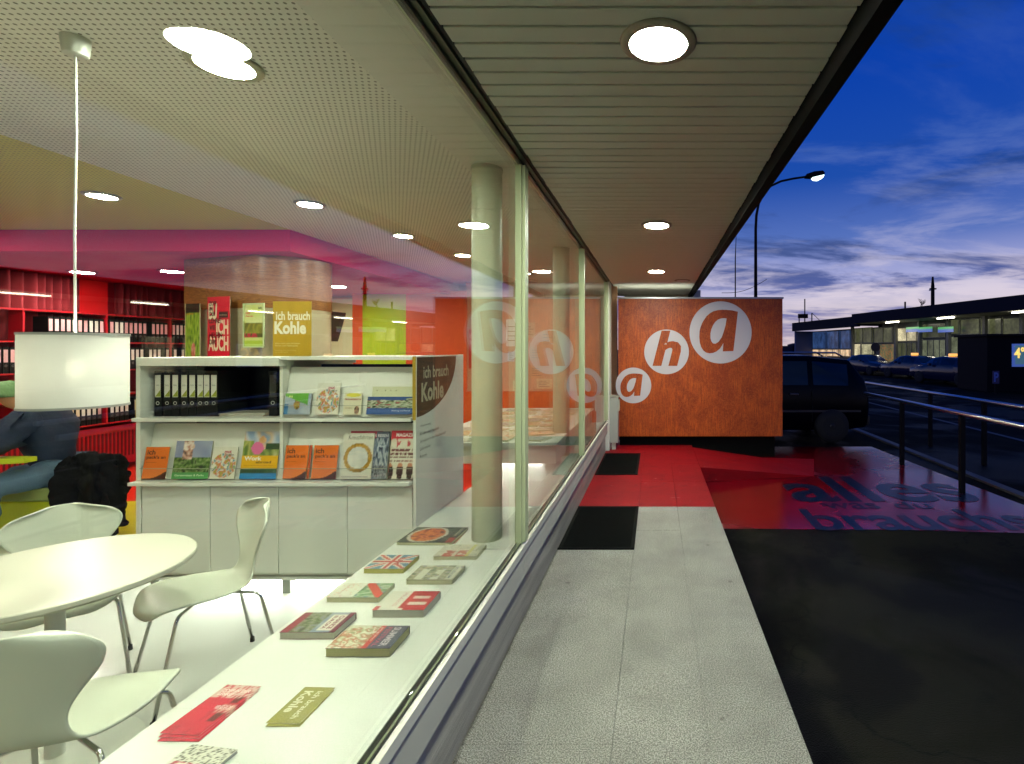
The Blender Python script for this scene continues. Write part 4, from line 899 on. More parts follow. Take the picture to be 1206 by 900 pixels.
for k in range(5):
    book('magazine', 'flat magazine, %s from the bottom of the pile on the low red shelf' % nth(k), 'magazine', LX + .19, 7.75 - .01 * k, .22, .30, .02, lambda u, v: hx('a89868'), rz=0, z=.66 + .03 * k, group='piled magazines on the red wall shelf', pages='b8a880')
# curtains
def curtain(y0, y1, label):
    mb = MB(); n = int((y1 - y0) / .007); vs = []
    for i in range(n + 1):
        y = y0 + (y1 - y0) * i / n; x = LX + .12 + .045 * sin(y * 62 + sin(y * 7) * 2.5) + .015 * sin(y * 21)
        vs += [(x, y, RC - .01), (x + .006 * sin(i), y, .95)]
    mb.add(vs, [(2 * i, 2 * i + 1, 2 * i + 3, 2 * i + 2) for i in range(n)], MATS['red_drape'])
    o = part(mb, 'curtain', None, smooth=True); tag(o, label, 'curtain'); m = o.modifiers.new('s', 'SOLIDIFY'); m.thickness = .004
curtain(4.82, 6.55, 'dark red pleated curtain on the left wall, left of the bright red panel'); curtain(6.98, 8.38, 'dark red pleated curtain between the bright panel and the wooden cabin')
o = part(box(LX + .04, LX + .07, 6.56, 6.93, 2.07, RC - .01, C('d0101c', .4)), 'bright_red_panel', None); tag(o, 'smooth bright red panel between the two curtains', 'wall panel')
rd = thing('radiator', 'red convector cover with vertical slots under the wall shelf', 'radiator', (LX + .2, 6.4, 0))
part(box(LX + .02, X1 - .05, 5.3, 7.6, .08, .60, RED), 'radiator_case', rd)
for q in range(44): part(box(X1 - .049, X1 - .044, 5.4 + q * .048, 5.42 + q * .048, .18, .52, M('slot_dark', lin('5a0610'), .5)), 'fin', rd)
st = thing('low_red_cabinet', 'low red cabinet right of the radiator', 'cabinet', (LX + .4, 7.9, 0)); part(box(LX + .02, X1 + .3, 7.62, 8.5, 0, .9, RED), 'cabinet_body', st, bevel=.004)
part(box(X1 + .3, X1 + .305, 7.64, 8.05, .04, .86, REDW), 'cabinet_door', st); part(box(X1 + .3, X1 + .305, 8.07, 8.48, .04, .86, REDW), 'cabinet_door', st)
# desk, bench
LIME = C('a8b41c', .35)
dk = thing('lime_desk', 'lime green desk edge with a sheet of paper at the left border', 'desk', (-5.7, 4.6, 0))
part(MB().prism([(-4.975, 4.08), (-4.975, 4.17), (-6.6, 4.17), (-6.6, 3.55)], 'z', .705, .745, LIME), 'desktop', dk, bevel=.004); part(box(-6.5, -6.45, 3.7, 4.15, 0, .704, LIME), 'leg', dk)
o = part(box(-5.6, -5.2, 4.02, 4.15, .7465, .7475, C('dcdcd4', .5)), 'paper_sheet', None); tag(o, 'white paper sheet lying on the lime desk', 'paper')
bc = thing('lime_bench', 'lime green upholstered box bench under the seated person', 'bench', (-5.1, 4.4, 0))
part(box(-5.45, -4.93, 4.22, 4.80, .02, .36, LIME), 'bench_box', bc, bevel=.01); part(box(-5.46, -4.92, 4.21, 4.81, .361, .47, C('7f8a50', .8)), 'cushion', bc, bevel=.02)
# person
def skin(name, verts, edges, radii, mat, parent, root=0, sub=2):
    me = bpy.data.meshes.new(name); me.from_pydata(verts, edges, []); me.materials.append(mat); o = link(name, me, parent)
    m = o.modifiers.new('skin', 'SKIN'); m.use_smooth_shade = True
    sv = me.skin_vertices[0].data if me.skin_vertices else None
    if sv is None:
        bm = bmesh.new(); bm.from_mesh(me); bm.verts.layers.skin.verify(); bm.to_mesh(me); bm.free(); sv = me.skin_vertices[0].data
    for i, r in enumerate(radii):
        sv[i].radius = r if isinstance(r, tuple) else (r, r); sv[i].use_root = (i == root)
    s = o.modifiers.new('sub', 'SUBSURF'); s.levels = s.render_levels = sub; return o
pr = thing('person', 'seated person in navy jacket, jeans and green cap writing at the lime desk', 'person', (-5.1, 4.3, 0))
po = Vector((-5.1, 4.3, 0))
def L3(l): return [tuple(Vector(v) - po) for v in l]
bodyv = [(-5.13, 4.40, .58), (-5.12, 4.40, .80), (-5.16, 4.37, .98), (-5.22, 4.34, 1.08), (-5.26, 4.31, 1.13), (-5.33, 4.27, 1.19), (-5.32, 4.29, 1.27),
         (-5.14, 4.19, 1.00), (-5.20, 4.08, .84), (-5.46, 4.16, .80), (-5.53, 4.20, .785),
         (-5.22, 4.52, 1.03), (-5.42, 4.50, .86), (-5.62, 4.38, .80), (-5.69, 4.35, .785),
         (-5.04, 4.28, .56), (-5.18, 4.00, .52), (-5.20, 4.02, .12), (-5.32, 3.95, .06),
         (-5.16, 4.50, .56), (-5.46, 4.34, .54), (-5.50, 4.36, .12), (-5.62, 4.30, .06)]
bodye = [(0, 1), (1, 2), (2, 3), (3, 4), (4, 5), (5, 6), (2, 7), (7, 8), (8, 9), (9, 10), (2, 11), (11, 12), (12, 13), (13, 14), (0, 15), (15, 16), (16, 17), (17, 18), (0, 19), (19, 20), (20, 21), (21, 22)]
SK = M('skin_tone', lin('b98462'), .5)
hands = []
for base, d in ((10, Vector((-.85, .35, -.05))), (14, Vector((-.85, -.3, -.05)))):
    b = Vector(bodyv[base]); d.normalize(); side = Vector((-d.y, d.x, 0))
    for k, ln in enumerate((.055, .065, .062, .05)):
        a = b + d * .035 + side * (.018 * (k - 1.5)); c1 = a + d * ln * .5 + Vector((0, 0, .006)); c2 = a + d * ln + Vector((0, 0, -.012)); i = len(bodyv); bodyv += [tuple(a), tuple(c1), tuple(c2)]; bodye += [(base, i), (i, i + 1), (i + 1, i + 2)]; hands += [.010, .009, .008]
    a = b + side * .035 + d * .01; i = len(bodyv); bodyv += [tuple(a), tuple(a + d * .03 + side * .008)]; bodye += [(base, i), (i, i + 1)]; hands += [.011, .009]
skin('body', L3(bodyv), bodye, [.05, .05, .04, .045, .05, .085, .085, .018, .02, .024, .026, .018, .02, .024, .026, .075, .055, .04, .035, .075, .055, .04, .035] + hands, SK, pr)
NAVY = M('navy_cloth', (.002, .010, .035), .9, bump=.8, bs=14, var=.2, vs=6); JEAN = M('denim', lin('3f566c'), .9, bump=.4, bs=120, var=.25, vs=7)
jk = [0, 1, 2, 3, 7, 8, 9, 11, 12, 13]; im = {a: i for i, a in enumerate(jk)}
skin('jacket', L3([bodyv[a] for a in jk]), [(im[a], im[b]) for a, b in bodye if a in im and b in im], [.16, .155, .15, .085, .115, .085, .06, .115, .085, .06], NAVY, pr)
for idx in ((2, 7, 8, 9), (2, 11, 12, 13)):
    p_ = [Vector(bodyv[a]) for a in idx]; q_ = [p_[0].lerp(p_[1], .4), p_[0].lerp(p_[1], .8), p_[1], p_[1].lerp(p_[2], .3), p_[1].lerp(p_[2], .7), p_[2], p_[2].lerp(p_[3], .3), p_[2].lerp(p_[3], .7), p_[3]]
    mb = MB(); mb.tube(q_, [.11, .12, .112, .098, .088, .085, .078, .066, .055], NAVY, 16); so = part(mb, 'sleeve', pr, smooth=True); m_ = so.modifiers.new('sub', 'SUBSURF'); m_.levels = m_.render_levels = 2
jn = [0, 15, 16, 17, 19, 20, 21]; im = {a: i for i, a in enumerate(jn)}
skin('jeans', L3([bodyv[a] for a in jn]), [(im[a], im[b]) for a, b in bodye if a in im and b in im], [.15, .105, .085, .07, .105, .085, .07], JEAN, pr)
mb = MB(); hc = Vector((-5.335, 4.275, 1.235)); mb.lathe([(.112, -.02), (.122, .02), (.112, .065), (.075, .10), (0, .112)], M('green_cap', lin('6f8f62'), .9, bump=.6, bs=60, var=.2), 24, hc)
part(mb, 'cap', pr, smooth=True)
mb = MB(); mb.lathe([(.0, -.012), (.10, -.012), (.105, 0), (0, 0)], SK, 12, hc + Vector((-.01, 0, -.03))); 
mb = MB(); mb.prism([(-.025, 0), (.02, 0), (-.002, .02)], 'x', -.012, .012, SK)
for k, (dx, dy) in enumerate(((-.105, -.02), (.0, -.0))):
    pass
nose = MB(); nose.tube([(-5.425, 4.235, 1.205), (-5.452, 4.222, 1.182), (-5.425, 4.235, 1.165)], [.008, .014, .010], SK, 8); part(nose, 'nose', pr, smooth=True)
ear = MB(); ear.tube([(-5.335, 4.185, 1.21), (-5.325, 4.178, 1.185), (-5.338, 4.187, 1.155)], [.010, .016, .009], SK, 8); part(ear, 'ear', pr, smooth=True)
for sx_ in (-1, 1):
    e = MB(); e.lathe([(0, -.008), (.008, 0), (0, .008)], BLACK, 8, (-5.418 + .012 * sx_, 4.235 - .03 * sx_, 1.212)); part(e, 'eye', pr, smooth=True)
for q in (17, 21):
    x_, y_, _ = bodyv[q]; mb = MB(); mb.tube([(x_ + .04, y_ + .02, .05), (x_ - .06, y_ - .03, .05), (x_ - .16, y_ - .08, .035)], [.05, .052, .03], BLACK, 12); part(mb, 'shoe', pr, smooth=True)
cl_ = bpy.data.textures.new('fold_clouds', 'CLOUDS'); cl_.noise_scale = .09; cl_.noise_depth = 2
for o in pr.children:
    if o.name.startswith(('jacket', 'jeans', 'sleeve')):
        d_ = o.modifiers.new('folds', 'DISPLACE'); d_.texture = cl_; d_.strength = .05; d_.mid_level = .5
# dark coat
bm = bmesh.new(); bmesh.ops.create_icosphere(bm, subdivisions=5, radius=1)
for v in bm.verts:
    c = v.co; top = (c.z + 1) / 2
    sx_, sy_, sz_ = .235 - .04 * top, .17, .36
    n_ = noise.fractal(Vector((c.x * 2.2, c.y * 2.2, c.z * 1.6)), 1, 2, 4) * .34 + .06 * sin(math.atan2(c.y, c.x) * 9 + c.z * 2)
    k = 1 + n_
    q = lambda t: math.copysign(abs(t) ** .75, t)
    v.co = Vector((q(c.x) * sx_ * k, q(c.y) * sy_ * k, q(c.z) * sz_ * (1 + n_ * .4)))
me = bpy.data.meshes.new('coat'); bm.to_mesh(me); bm.free(); me.polygons.foreach_set('use_smooth', [True] * len(me.polygons)); me.materials.append(M('black_cloth', (.004, .004, .004), .95, bump=.6, bs=60, spec=.1))
ct = thing('coat', 'black coat thrown over the bench right of the seated person', 'coat', (-4.80, 4.40, .36)); oc = link('coat_cloth', me, ct); d_ = oc.modifiers.new('folds', 'DISPLACE'); d_.texture = cl_; d_.strength = .10; d_.mid_level = .5
part(MB().add([(.0, -.215, -.11), (.045, -.215, -.12), (.0, -.22, -.06)], [(0, 1, 2)], C('cfc8a0', .5)), 'white_lining', ct, local=True)

# ================================================================ railings
GALV = M('galvanised_rail', (.62, .60, .64), .30, 1.); DKM = M('dark_post', (.004, .004, .006), .6, spec=.15)
RH = HC - .82
for X_, lab, y0, y1, st_ in ((3.84, 'near tubular handrail on dark posts along the wet red ground', 4.7, 9.5, True), (5.12, 'far tubular handrail on dark posts beside the street', 5.6, 12.6, False)):
    r = thing('handrail', lab, 'railing', (X_, 5.5, G))
    mb = MB(); mb.tube([(X_, y0, RH + .02), (X_, y1, RH + .02)], .03, GALV, 14); part(mb, 'rail_tube', r, smooth=True)
    yy = 8.07 + 1.58
    while yy > y0:
        if yy <= y1: part(MB().box(X_ - .03, X_ + .03, yy - .03, yy + .03, G, RH, DKM), 'post', r, bevel=.004)
        yy -= 1.58

# ================================================================ vehicles
CARG = glass_mat('car_glass', .05, (.05, .05, .06)); TYRE = M('tyre_rubber', (.012, .012, .012), .8); RIM = M('wheel_rim', (.03, .03, .033), .4, .5)
def car(name, label, cat, loc, rz, stations, W, paint, wheels, group=None, taxi=False, lamps=True):
    """stations: x, z bottom, z belt, z roof(or belt), half width roof factor"""
    o = thing(name, label, cat, loc, rz, group); n = len(stations); mb = MB(); vs = []; fs = []
    for x, zb, zm, zr, wr in stations:
        w = W * (1 - .10 * (abs(x - stations[0][0]) < .02 or abs(x - stations[-1][0]) < .02))
        ring = [(-w * .93, zb), (-w, zb + (zm - zb) * .45), (-w * .97, zm), (-w * wr, zr), (0, zr + .02 * (zr > zm + .1)), (w * wr, zr), (w * .97, zm), (w, zb + (zm - zb) * .45), (w * .93, zb)]
        vs += [(x, a, b) for a, b in ring]
    m = 9
    for i in range(n - 1):
        for j in range(m): fs.append((i * m + j, i * m + (j + 1) % m, (i + 1) * m + (j + 1) % m, (i + 1) * m + j))
    fs += [tuple(range(m))[::-1], tuple(range((n - 1) * m, n * m))]
    mb.add(vs, fs, paint); b = part(mb, 'body', o, local=True, bevel=.03, smooth=True)
    # side windows: between belt and roof where both neighbours are cabin stations
    for i in range(n - 1):
        a, c = stations[i], stations[i + 1]
        if a[3] - a[2] > .25 and c[3] - c[2] > .25:
            for sgn in (-1, 1):
                def pt(s, t, u):
                    y = sgn * (W * .97 + (W * s[4] - W * .97) * t) + sgn * .008; return (u, y, s[2] + (s[3] - s[2]) * t)
                g = .05; mb = MB(); mb.add([pt(a, .12, a[0] + g), pt(c, .12, c[0] - g), pt(c, .84, c[0] - g), pt(a, .84, a[0] + g)], [(0, 1, 2, 3)], CARG); part(mb, 'side_window', o, local=True)
        elif (a[3] - a[2] > .25) != (c[3] - c[2] > .25):
            hi, lo = (a, c) if a[3] - a[2] > .25 else (c, a); d_ = 1 if lo[0] > hi[0] else -1
            mb = MB(); f0, f1 = .08, .90
            def q(t, sgn): x = lo[0] + (hi[0] - lo[0]) * t + d_ * .012; z = lo[3] + (hi[3] - lo[3]) * t + .012; y = sgn * (W * lo[4] * .9 + (W * hi[4] * .9 - W * lo[4] * .9) * t); return (x, y, z)
            mb.add([q(f0, -1), q(f0, 1), q(f1, 1), q(f1, -1)], [(0, 1, 2, 3)], CARG); part(mb, 'windscreen' if d_ > 0 else 'rear_window', o, local=True)
    for wx in wheels:
        for sgn in (-1, 1):
            mb = MB(); mb.lathe([(.20, -.10), (.31, -.10), (.33, -.06), (.33, .06), (.31, .10), (.20, .10)], TYRE, 24); mb.v = [(wx + v[0], sgn * (W - .07) + v[2], .33 + v[1]) for v in mb.v]; w_ = part(mb, 'wheel', o, local=True, smooth=True)
            mb = MB(); mb.lathe([(.0, .02), (.05, .03), (.06, .0), (.17, .0), (.205, .03), (.205, -.02)], RIM, 20); mb.v = [(wx + v[0], sgn * (W - .07) + sgn * (.075 + v[2]), .33 + v[1]) for v in mb.v]; part(mb, 'rim', w_, local=True, smooth=True)
    xf = stations[-1][0]; xr = stations[0][0]; zf = stations[-1][2]
    for sgn in (-1, 1):
        part(box(xf - .04, xf + .012, sgn * W * .62 - .16, sgn * W * .62 + .16, zf - .16, zf - .05, M('headlight_glass', (.5, .5, .55), .1)), 'headlight', o, local=True, bevel=.015)
        part(box(xr - .012, xr + .04, sgn * W * .72 - .08, sgn * W * .72 + .08, .68, .95, M('tail_lens', (.20, .01, .01), .2)), 'tail_light', o, local=True, bevel=.01)
        mx = [s for s in stations if s[3] - s[2] > .25][-1][0] - .05; part(box(mx - .07, mx + .07, sgn * (W + .10) - .07, sgn * (W + .10) + .07, stations[3][2] + .0, stations[3][2] + .14, paint), 'wing_mirror', o, local=True, bevel=.02)
    part(box(xf - .02, xf + .03, -W * .86, W * .86, .32, .48, M('bumper', (.02, .02, .022), .5)), 'bumper', o, local=True, bevel=.02); part(box(xr - .03, xr + .02, -W * .86, W * .86, .34, .52, M('bumper')), 'bumper', o, local=True, bevel=.02)
    if taxi: 
        part(box(-.12, .08, -.20, .20, 1.47, 1.60, E('taxi_glow', (1., .45, .05), 1.2)), 'taxi_sign', o, local=True, bevel=.02)
    return o
DARKP = M('black_car_paint', (.001, .0012, .003), .25, spec=.12); NAVP = M('dark_blue_paint', (.012, .016, .05), .15, coat=.5); NAVP2 = M('taxi_paint', (.010, .014, .045), .18, coat=.5)
van = [(-2.15, .45, .95, .96, .90), (-2.08, .30, 1.02, 1.20, .86), (-1.78, .26, 1.04, 1.60, .80), (-1.0, .24, 1.04, 1.68, .80), (.1, .24, 1.04, 1.68, .80), (1.0, .24, 1.02, 1.58, .80), (1.62, .26, 1.00, 1.04, .9), (2.25, .32, .90, .92, .88), (2.38, .42, .78, .80, .8)]
car('parked_van', 'black high roofed estate car parked behind the plywood wall', 'car', (2.0, 10.85, G), pi, van, .88, DARKP, (-1.4, 1.45))
v_ = [o for o in COL.objects if o.name.startswith('parked_van')][0]
for sg in (-1, 1):
    mb = MB(); mb.tube([(-1.7, sg * .62, 1.66), (-1.55, sg * .62, 1.74), (.7, sg * .62, 1.74), (.95, sg * .62, 1.66)], .018, M('roof_rail', (.25, .26, .3), .3, 1.), 8); part(mb, 'roof_rail', v_, local=True, smooth=True)
    for xx in (-.75, .35): part(box(xx, xx + .17, sg * .89, sg * .90 + sg * .02, .93, .965, M('handle_metal', (.1, .1, .12), .3, .8)), 'door_handle', v_, local=True, bevel=.006)
    for xx in (-1.02, .08, 1.05): part(box(xx, xx + .008, sg * .875, sg * .892, .42, 1.0, M('seam', (.0, .0, .0), .9)), 'door_seam', v_, local=True)
    part(box(-1.95, 1.9, sg * .885, sg * .90, .60, .64, M('trim_strip', (.03, .03, .035), .3)), 'trim_strip', v_, local=True)
part(box(-2.20, -2.17, -.26, .26, .62, .74, M('plate_white', (.4, .4, .4), .5)), 'number_plate', v_, local=True)
sal = [(-2.25, .42, .86, .88, .85), (-2.1, .30, .95, .97, .86), (-1.55, .24, .96, 1.00, .86), (-1.0, .22, .96, 1.36, .74), (.0, .22, .96, 1.45, .74), (.55, .22, .95, 1.38, .74), (1.25, .24, .93, .97, .86), (2.1, .32, .82, .84, .84), (2.28, .42, .72, .74, .78)]
bd = Vector((.212, -.977)).normalized(); brot = math.atan2(bd.y, bd.x)
def ground_at(px, y): return (PX(px, y), y, G)
car('taxi', 'dark taxi with lit orange roof sign, second car in the rank', 'car', ground_at(1077, 32.5), brot + pi, sal, .88, NAVP, (-1.4, 1.42), taxi=True)
car('taxi', 'nearest dark taxi in the rank beside the dark kiosk', 'car', ground_at(1122, 27.0), brot + pi, sal, .88, NAVP2, (-1.4, 1.42), taxi=True)
car('parked_car', 'dark car parked in front of the lit windows, just beyond the estate car', 'car', ground_at(1022, 38), brot, sal, .88, NAVP2, (-1.4, 1.42))

# ================================================================ station building across the street
P0 = Vector((15.0, 59.0)); nd = Vector((-bd.y, bd.x))   # along and away from the camera
def sp_at(px, py, v):
    d = Vector(((px - 772) / F, 1.0)); t = (P0.dot(nd) + v) / d.dot(nd); P = d * t; return (P - P0).dot(bd), HC - (py - 412) / F * t
stn = thing('station_building', 'long low station building with lit canopy strips and glass front', 'building', (15, 59, G), brot)
DKB = M('dark_metal_band', (.008, .010, .022), .7, spec=.2); SOF = M('station_soffit', (.32, .32, .27), .6, var=.1); 
def sb(name, u0, u1, v0, v1, z0, z1, m, parent=None, bevel=0): return part(box(u0, u1, v0, v1, z0 - G, z1 - G, m), name, parent or stn, local=True, bevel=bevel)
U3 = sp_at(1003, 400, 0)[0]; top = HC + 3.2
sb('fascia', U3, 51, 0, .25, HC + 2.35, top, DKB); sb('roof', U3, 51, .25, 12, top - .2, top - .02, DKB); sb('soffit', U3, 51, .25, 3, HC + 2.34, HC + 2.42, SOF)
sb('low_fascia', 0, U3, .6, .85, HC + 2.1, top - .15, DKB); sb('low_roof', 0, U3, .85, 12, top - .4, top - .2, DKB)
sb('end_wall', 0, .3, .9, 12, G, HC + 2.1, M('blue_grey_wall', (.10, .13, .24), .7)); sb('rear_wall', 0, 51, 11.7, 12, G, top - .3, DKB)
V = 3.0
def win(px0, px1, py0, py1, m, v=V, name='window', muntins=0, frame=True):
    u0 = sp_at(px0, 412, v)[0]; u1 = sp_at(px1, 412, v)[0]; um = (px0 + px1) / 2; z1 = sp_at(um, py0, v)[1]; z0 = max(G, sp_at(um, py1, v)[1])
    f = sb(name, u0, u1, v, v + .08, z0, z1, m)
    if frame:
        g = .045; mb = MB(); zz0, zz1 = z0 - G, z1 - G; FM = M('station_frame', (.16, .17, .18), .5)
        for a, b, c, d in ((u0, u0 + g, zz0, zz1), (u1 - g, u1, zz0, zz1), (u0 + g, u1 - g, zz0, zz0 + g), (u0 + g, u1 - g, zz1 - g, zz1)): mb.box(a, b, v - .05, v - .002, c, d, FM)
        for k in range(muntins): c = u0 + (u1 - u0) * (k + 1) / (muntins + 1); mb.box(c - g / 2, c + g / 2, v - .05, v - .003, zz0 + g, zz1 - g, FM)
        part(mb, 'window_frame', f, local=True)
    return f
def glow(name, c, s, vs=1.2, var=.6, c2=None):
    if name in MATS: return MATS[name]
    t = NT(name); n_ = t.noise(vs, 4, sc=(1, 1, .6)); n2 = t.noise(vs * 6, 3)
    k = t.math('MULTIPLY', t.rng(n_, .35, .65, 1 - var, 1.2), t.rng(n2, .3, .7, .6, 1.2)); e = t.mix(t.rng(n2, .45, .6, 0, 1), c, c2 or c)
    t.col((.02, .02, .02)); t.rough(.2); t.L.new(e, t.b.inputs['Emission Color']); t.L.new(t.math('MULTIPLY', k, s), t.b.inputs['Emission Strength']); return t.m
gdim = glow('dim_olive_light', (.10, .11, .05), .55); ghall = glow('hall_light', (.25, .28, .17), .50); gwarm = glow('warm_light', (.75, .66, .40), .9); gtop = glow('upper_band_light', (.14, .15, .07), .55, .8); gblue = glow('blue_blind', (.03, .07, .20), .75, 2); gshop = glow('shop_light', (1., .85, .55), .95, 2.5, .5, (.75, .30, .12))
# left low block
win(944, 955, 391, 418, glow('pale_curtain', (.22, .20, .15), .6)); win(957, 973, 390.5, 411, gblue); win(974, 988, 390, 411, gblue); win(989.5, 1001.5, 389, 411, gblue)
win(957, 973, 411.5, 420, gshop, muntins=1); win(974, 988, 411.5, 420, gshop, muntins=1); win(989.5, 1001.5, 411.5, 420, gshop, muntins=1)
sb('low_wall', .3, U3 - .02, V + .1, V + .3, G, HC + 2.1, M('station_wall', (.10, .11, .12), .7))
# main block
for a, b in ((1006, 1027), (1029, 1052)): win(a, b, 386, 404, gtop, muntins=1)
win(1006, 1014, 405, 421, gwarm); win(1014.5, 1028, 405, 421, glow('cream_light', (.5, .47, .27), .8)); win(1036, 1054, 405, 428, glow('olive_hall', (.16, .17, .07), .7, 1, .4, (.30, .13, .04)))
win(1057, 1080, 386, 402, gwarm, muntins=1); win(1057, 1080, 403.5, 428, gdim, muntins=3)
win(1086, 1114, 381, 398, gdim); win(1086, 1114, 400, 428, ghall, muntins=3)
for a, b in ((1119, 1130), (1131, 1154), (1155, 1180), (1181, 1206), (1207, 1240), (1241, 1280), (1281, 1330)): win(a, b, 376 - (a - 1119) * .03, 394, gtop)
for a, b, c in ((1120, 1142, ghall), (1143, 1157, gwarm), (1158, 1163, gwarm), (1206, 1240, ghall), (1242, 1290, ghall), (1292, 1340, gwarm)): win(a, b, 396, 440, c, muntins=1)
sb('hall_wall', U3, 51, V + .1, V + .3, G, HC + 2.35, M('station_wall'))
for px in (1004, 1055, 1083, 1117, 1160, 1204, 1300, 1420): u = sp_at(px, 412, V - .3)[0]; sb('pillar', u - .12, u + .12, V - .42, V - .18, G, HC + 2.34, M('pillar_paint', (.20, .21, .20), .6))
for k, px in enumerate((1003, 1051, 1114, 1206, 1330, 1470)):
    u = sp_at(px, 412, 1.0)[0]
    if u < 50:
        f = sb('tube_light', u - .75, u + .75, .9, 1.05, HC + 2.24, HC + 2.30, E('station_tube', (1, .93, .74), 14)); 
for px in (1075, 1090, 1114):
    u = sp_at(px, 412, V - .5)[0]; z = sp_at(px, 387, V - .5)[1]
    f = sb('lit_sign', u - .75, u + .75, V - .55, V - .50, z - .05, z + .12, E('sign_green', (.03, .55, .08), .55)); sb('lit_sign_band', u - .75, u + .75, V - .555, V - .501, z - .28, z - .052, E('sign_blue', (.01, .10, .55), .6))
u = sp_at(948, 412, 3)[0]
rt = thing('rooftop_rig', 'small dark rooftop frame with chimney at the left end of the station', 'rooftop equipment', (*ground_at(948, 55)[:2], top - .4))
mb = MB(); zt0 = top - .4
for dx, hh in ((-.6, 1.0), (.0, 2.6), (.75, 1.1)): mb.box(PX(948, 55) + dx - .05, PX(948, 55) + dx + .05, 55, 55.1, zt0, zt0 + hh, DKM)
mb.box(PX(948, 55) - .7, PX(948, 55) + .3, 54.9, 55.2, zt0 + .55, zt0 + 1.0, DKM); part(mb, 'frame', rt); mb = MB(); mb.tube([(PX(948, 55) + .75, 55, zt0 + 1.1), (PX(948, 55) + 1.9, 55, zt0)], .03, DKM, 6); part(mb, 'brace', rt)
# kiosk with display
kx0, kx1, ky = PX(1163, 22), PX(1260, 22), 22
kk = thing('kiosk', 'dark kiosk with a glowing temperature display at the right edge', 'kiosk', (kx0, ky, G))
part(box(kx0, kx1, ky, ky + 2.2, G, HZ(396, ky), M('kiosk_dark', (.003, .004, .008), .6, spec=.1)), 'kiosk_body', kk, bevel=.02); part(box(kx0 - .1, kx1 + .1, ky - .1, ky + 2.3, HZ(396, ky), HZ(393.5, ky), DKM), 'kiosk_roof', kk)
d = part(box(PX(1191.5, ky), PX(1222, ky), ky - .03, ky - .002, HZ(432, ky), HZ(405, ky), E('display_blue', (.015, .08, .42), .45)), 'display', kk)
part(box(PX(1195, ky), PX(1220, ky), ky - .036, ky - .0305, HZ(429, ky), HZ(407, ky), E('display_face', (.03, .16, .10), .4)), 'display_face', d)
mb = MB(); text_mb(mb, '4°C', 0, 0, PX(1216, ky) - PX(1194, ky), HZ(409, ky) - HZ(422, ky), E('display_digits', (1, .65, .05), 1.0), bold=.03); mb.v = [(PX(1194, ky) + v[0], ky - .04, HZ(422, ky) + v[1]) for v in mb.v]; part(mb, 'digits', d)
ps = thing('parking_sign', 'small blue parking sign on a short post before the kiosk', 'sign', (PX(1173, 21), 21, G))
part(box(PX(1169.5, 21), PX(1177, 21), 21, 21.03, HZ(452, 21), HZ(437, 21), M('sign_dark_blue', (.01, .02, .12), .4)), 'sign_plate', ps); part(box(PX(1172.5, 21), PX(1174, 21), 21.035, 21.07, G, HZ(452, 21), DKM), 'sign_post', ps)
mb = MB(); text_mb(mb, 'P', 0, 0, PX(1176, 21) - PX(1170.5, 21), HZ(438.5, 21) - HZ(450, 21), C('5a78c8', .5), bold=.04); mb.v = [(PX(1170.5, 21) + v[0], 20.992, HZ(450, 21) + v[1]) for v in mb.v]; part(mb, 'letter', ps)
for px, yy, lab in ((1031, 40, 'round traffic sign on a post left of the station hall'), (1133, 30, 'round traffic sign on a post before the bright hall door')):
    o = thing('traffic_sign', lab, 'sign', (PX(px, yy), yy, G)); z_ = HZ(407, yy) - (HZ(407, yy) - HZ(409, yy)); mb = MB(); r_ = .35 if yy == 40 else .22
    mb.lathe([(0, -.02), (r_, -.02), (r_, .02), (0, .02)], M('sign_back', (.02, .02, .03), .5), 24); mb.v = [(PX(px, yy) + v[0], yy + v[2], z_ + v[1]) for v in mb.v]; part(mb, 'disc', o); part(box(PX(px, yy) - .03, PX(px, yy) + .03, yy + .03, yy + .09, G, z_ + .2, DKM), 'post', o)
# low fence rail before the hall
fn = thing('street_guard_rail', 'thin bluish guard rail in front of the station hall', 'railing', (*ground_at(1100, 34)[:2], G))
mb = MB(); a = (PX(1040, 43), 43, .55); b = (PX(1165, 28.5), 28.5, .98); mb.tube([a, b], .05, M('guard_blue', (.12, .16, .35), .4), 8); part(mb, 'rail', fn)
for t_k in (0, .25, .5, .75, 1): p = Vector(a).lerp(Vector(b), t_k); part(MB().box(p.x - .04, p.x + .04, p.y - .04, p.y + .04, G, p.z, DKM), 'post', fn)
# masts, lamp, tree, antenna
ms = thing('mast', 'tall dark mast with cross arms behind the station roof', 'mast', (PX(1098.5, 60), 60, G))
mb = MB(); mb.tube([(PX(1098.5, 60), 60, G), (PX(1098.5, 60), 60, HZ(338, 60)), (PX(1098.5, 60), 60, HZ(326, 60))], [.22, .20, .10], DKM, 10); part(mb, 'pole', ms); part(box(PX(1095, 60), PX(1102.5, 60), 59.9, 60.1, HZ(341, 60), HZ(339.5, 60), DKM), 'cross_arm', ms); part(MB().box(PX(1094.5, 60), PX(1096, 60), 59.9, 60.1, HZ(342.5, 60), HZ(341, 60), WHITE2), 'insulator', ms)
ch = thing('roof_vent', 'short dark vent pipe above the station roof', 'vent pipe', (PX(1066, 58), 58, 4)); mb = MB(); mb.tube([(PX(1066, 58), 58, 3.5), (PX(1066, 58), 58, HZ(355.5, 58))], .10, DKM, 8); part(mb, 'pipe', ch)
tr_ = thing('bare_tree', 'small bare tree rising behind the station roof', 'tree', (PX(1083, 62), 62, G)); mb = MB(); random.seed(11)
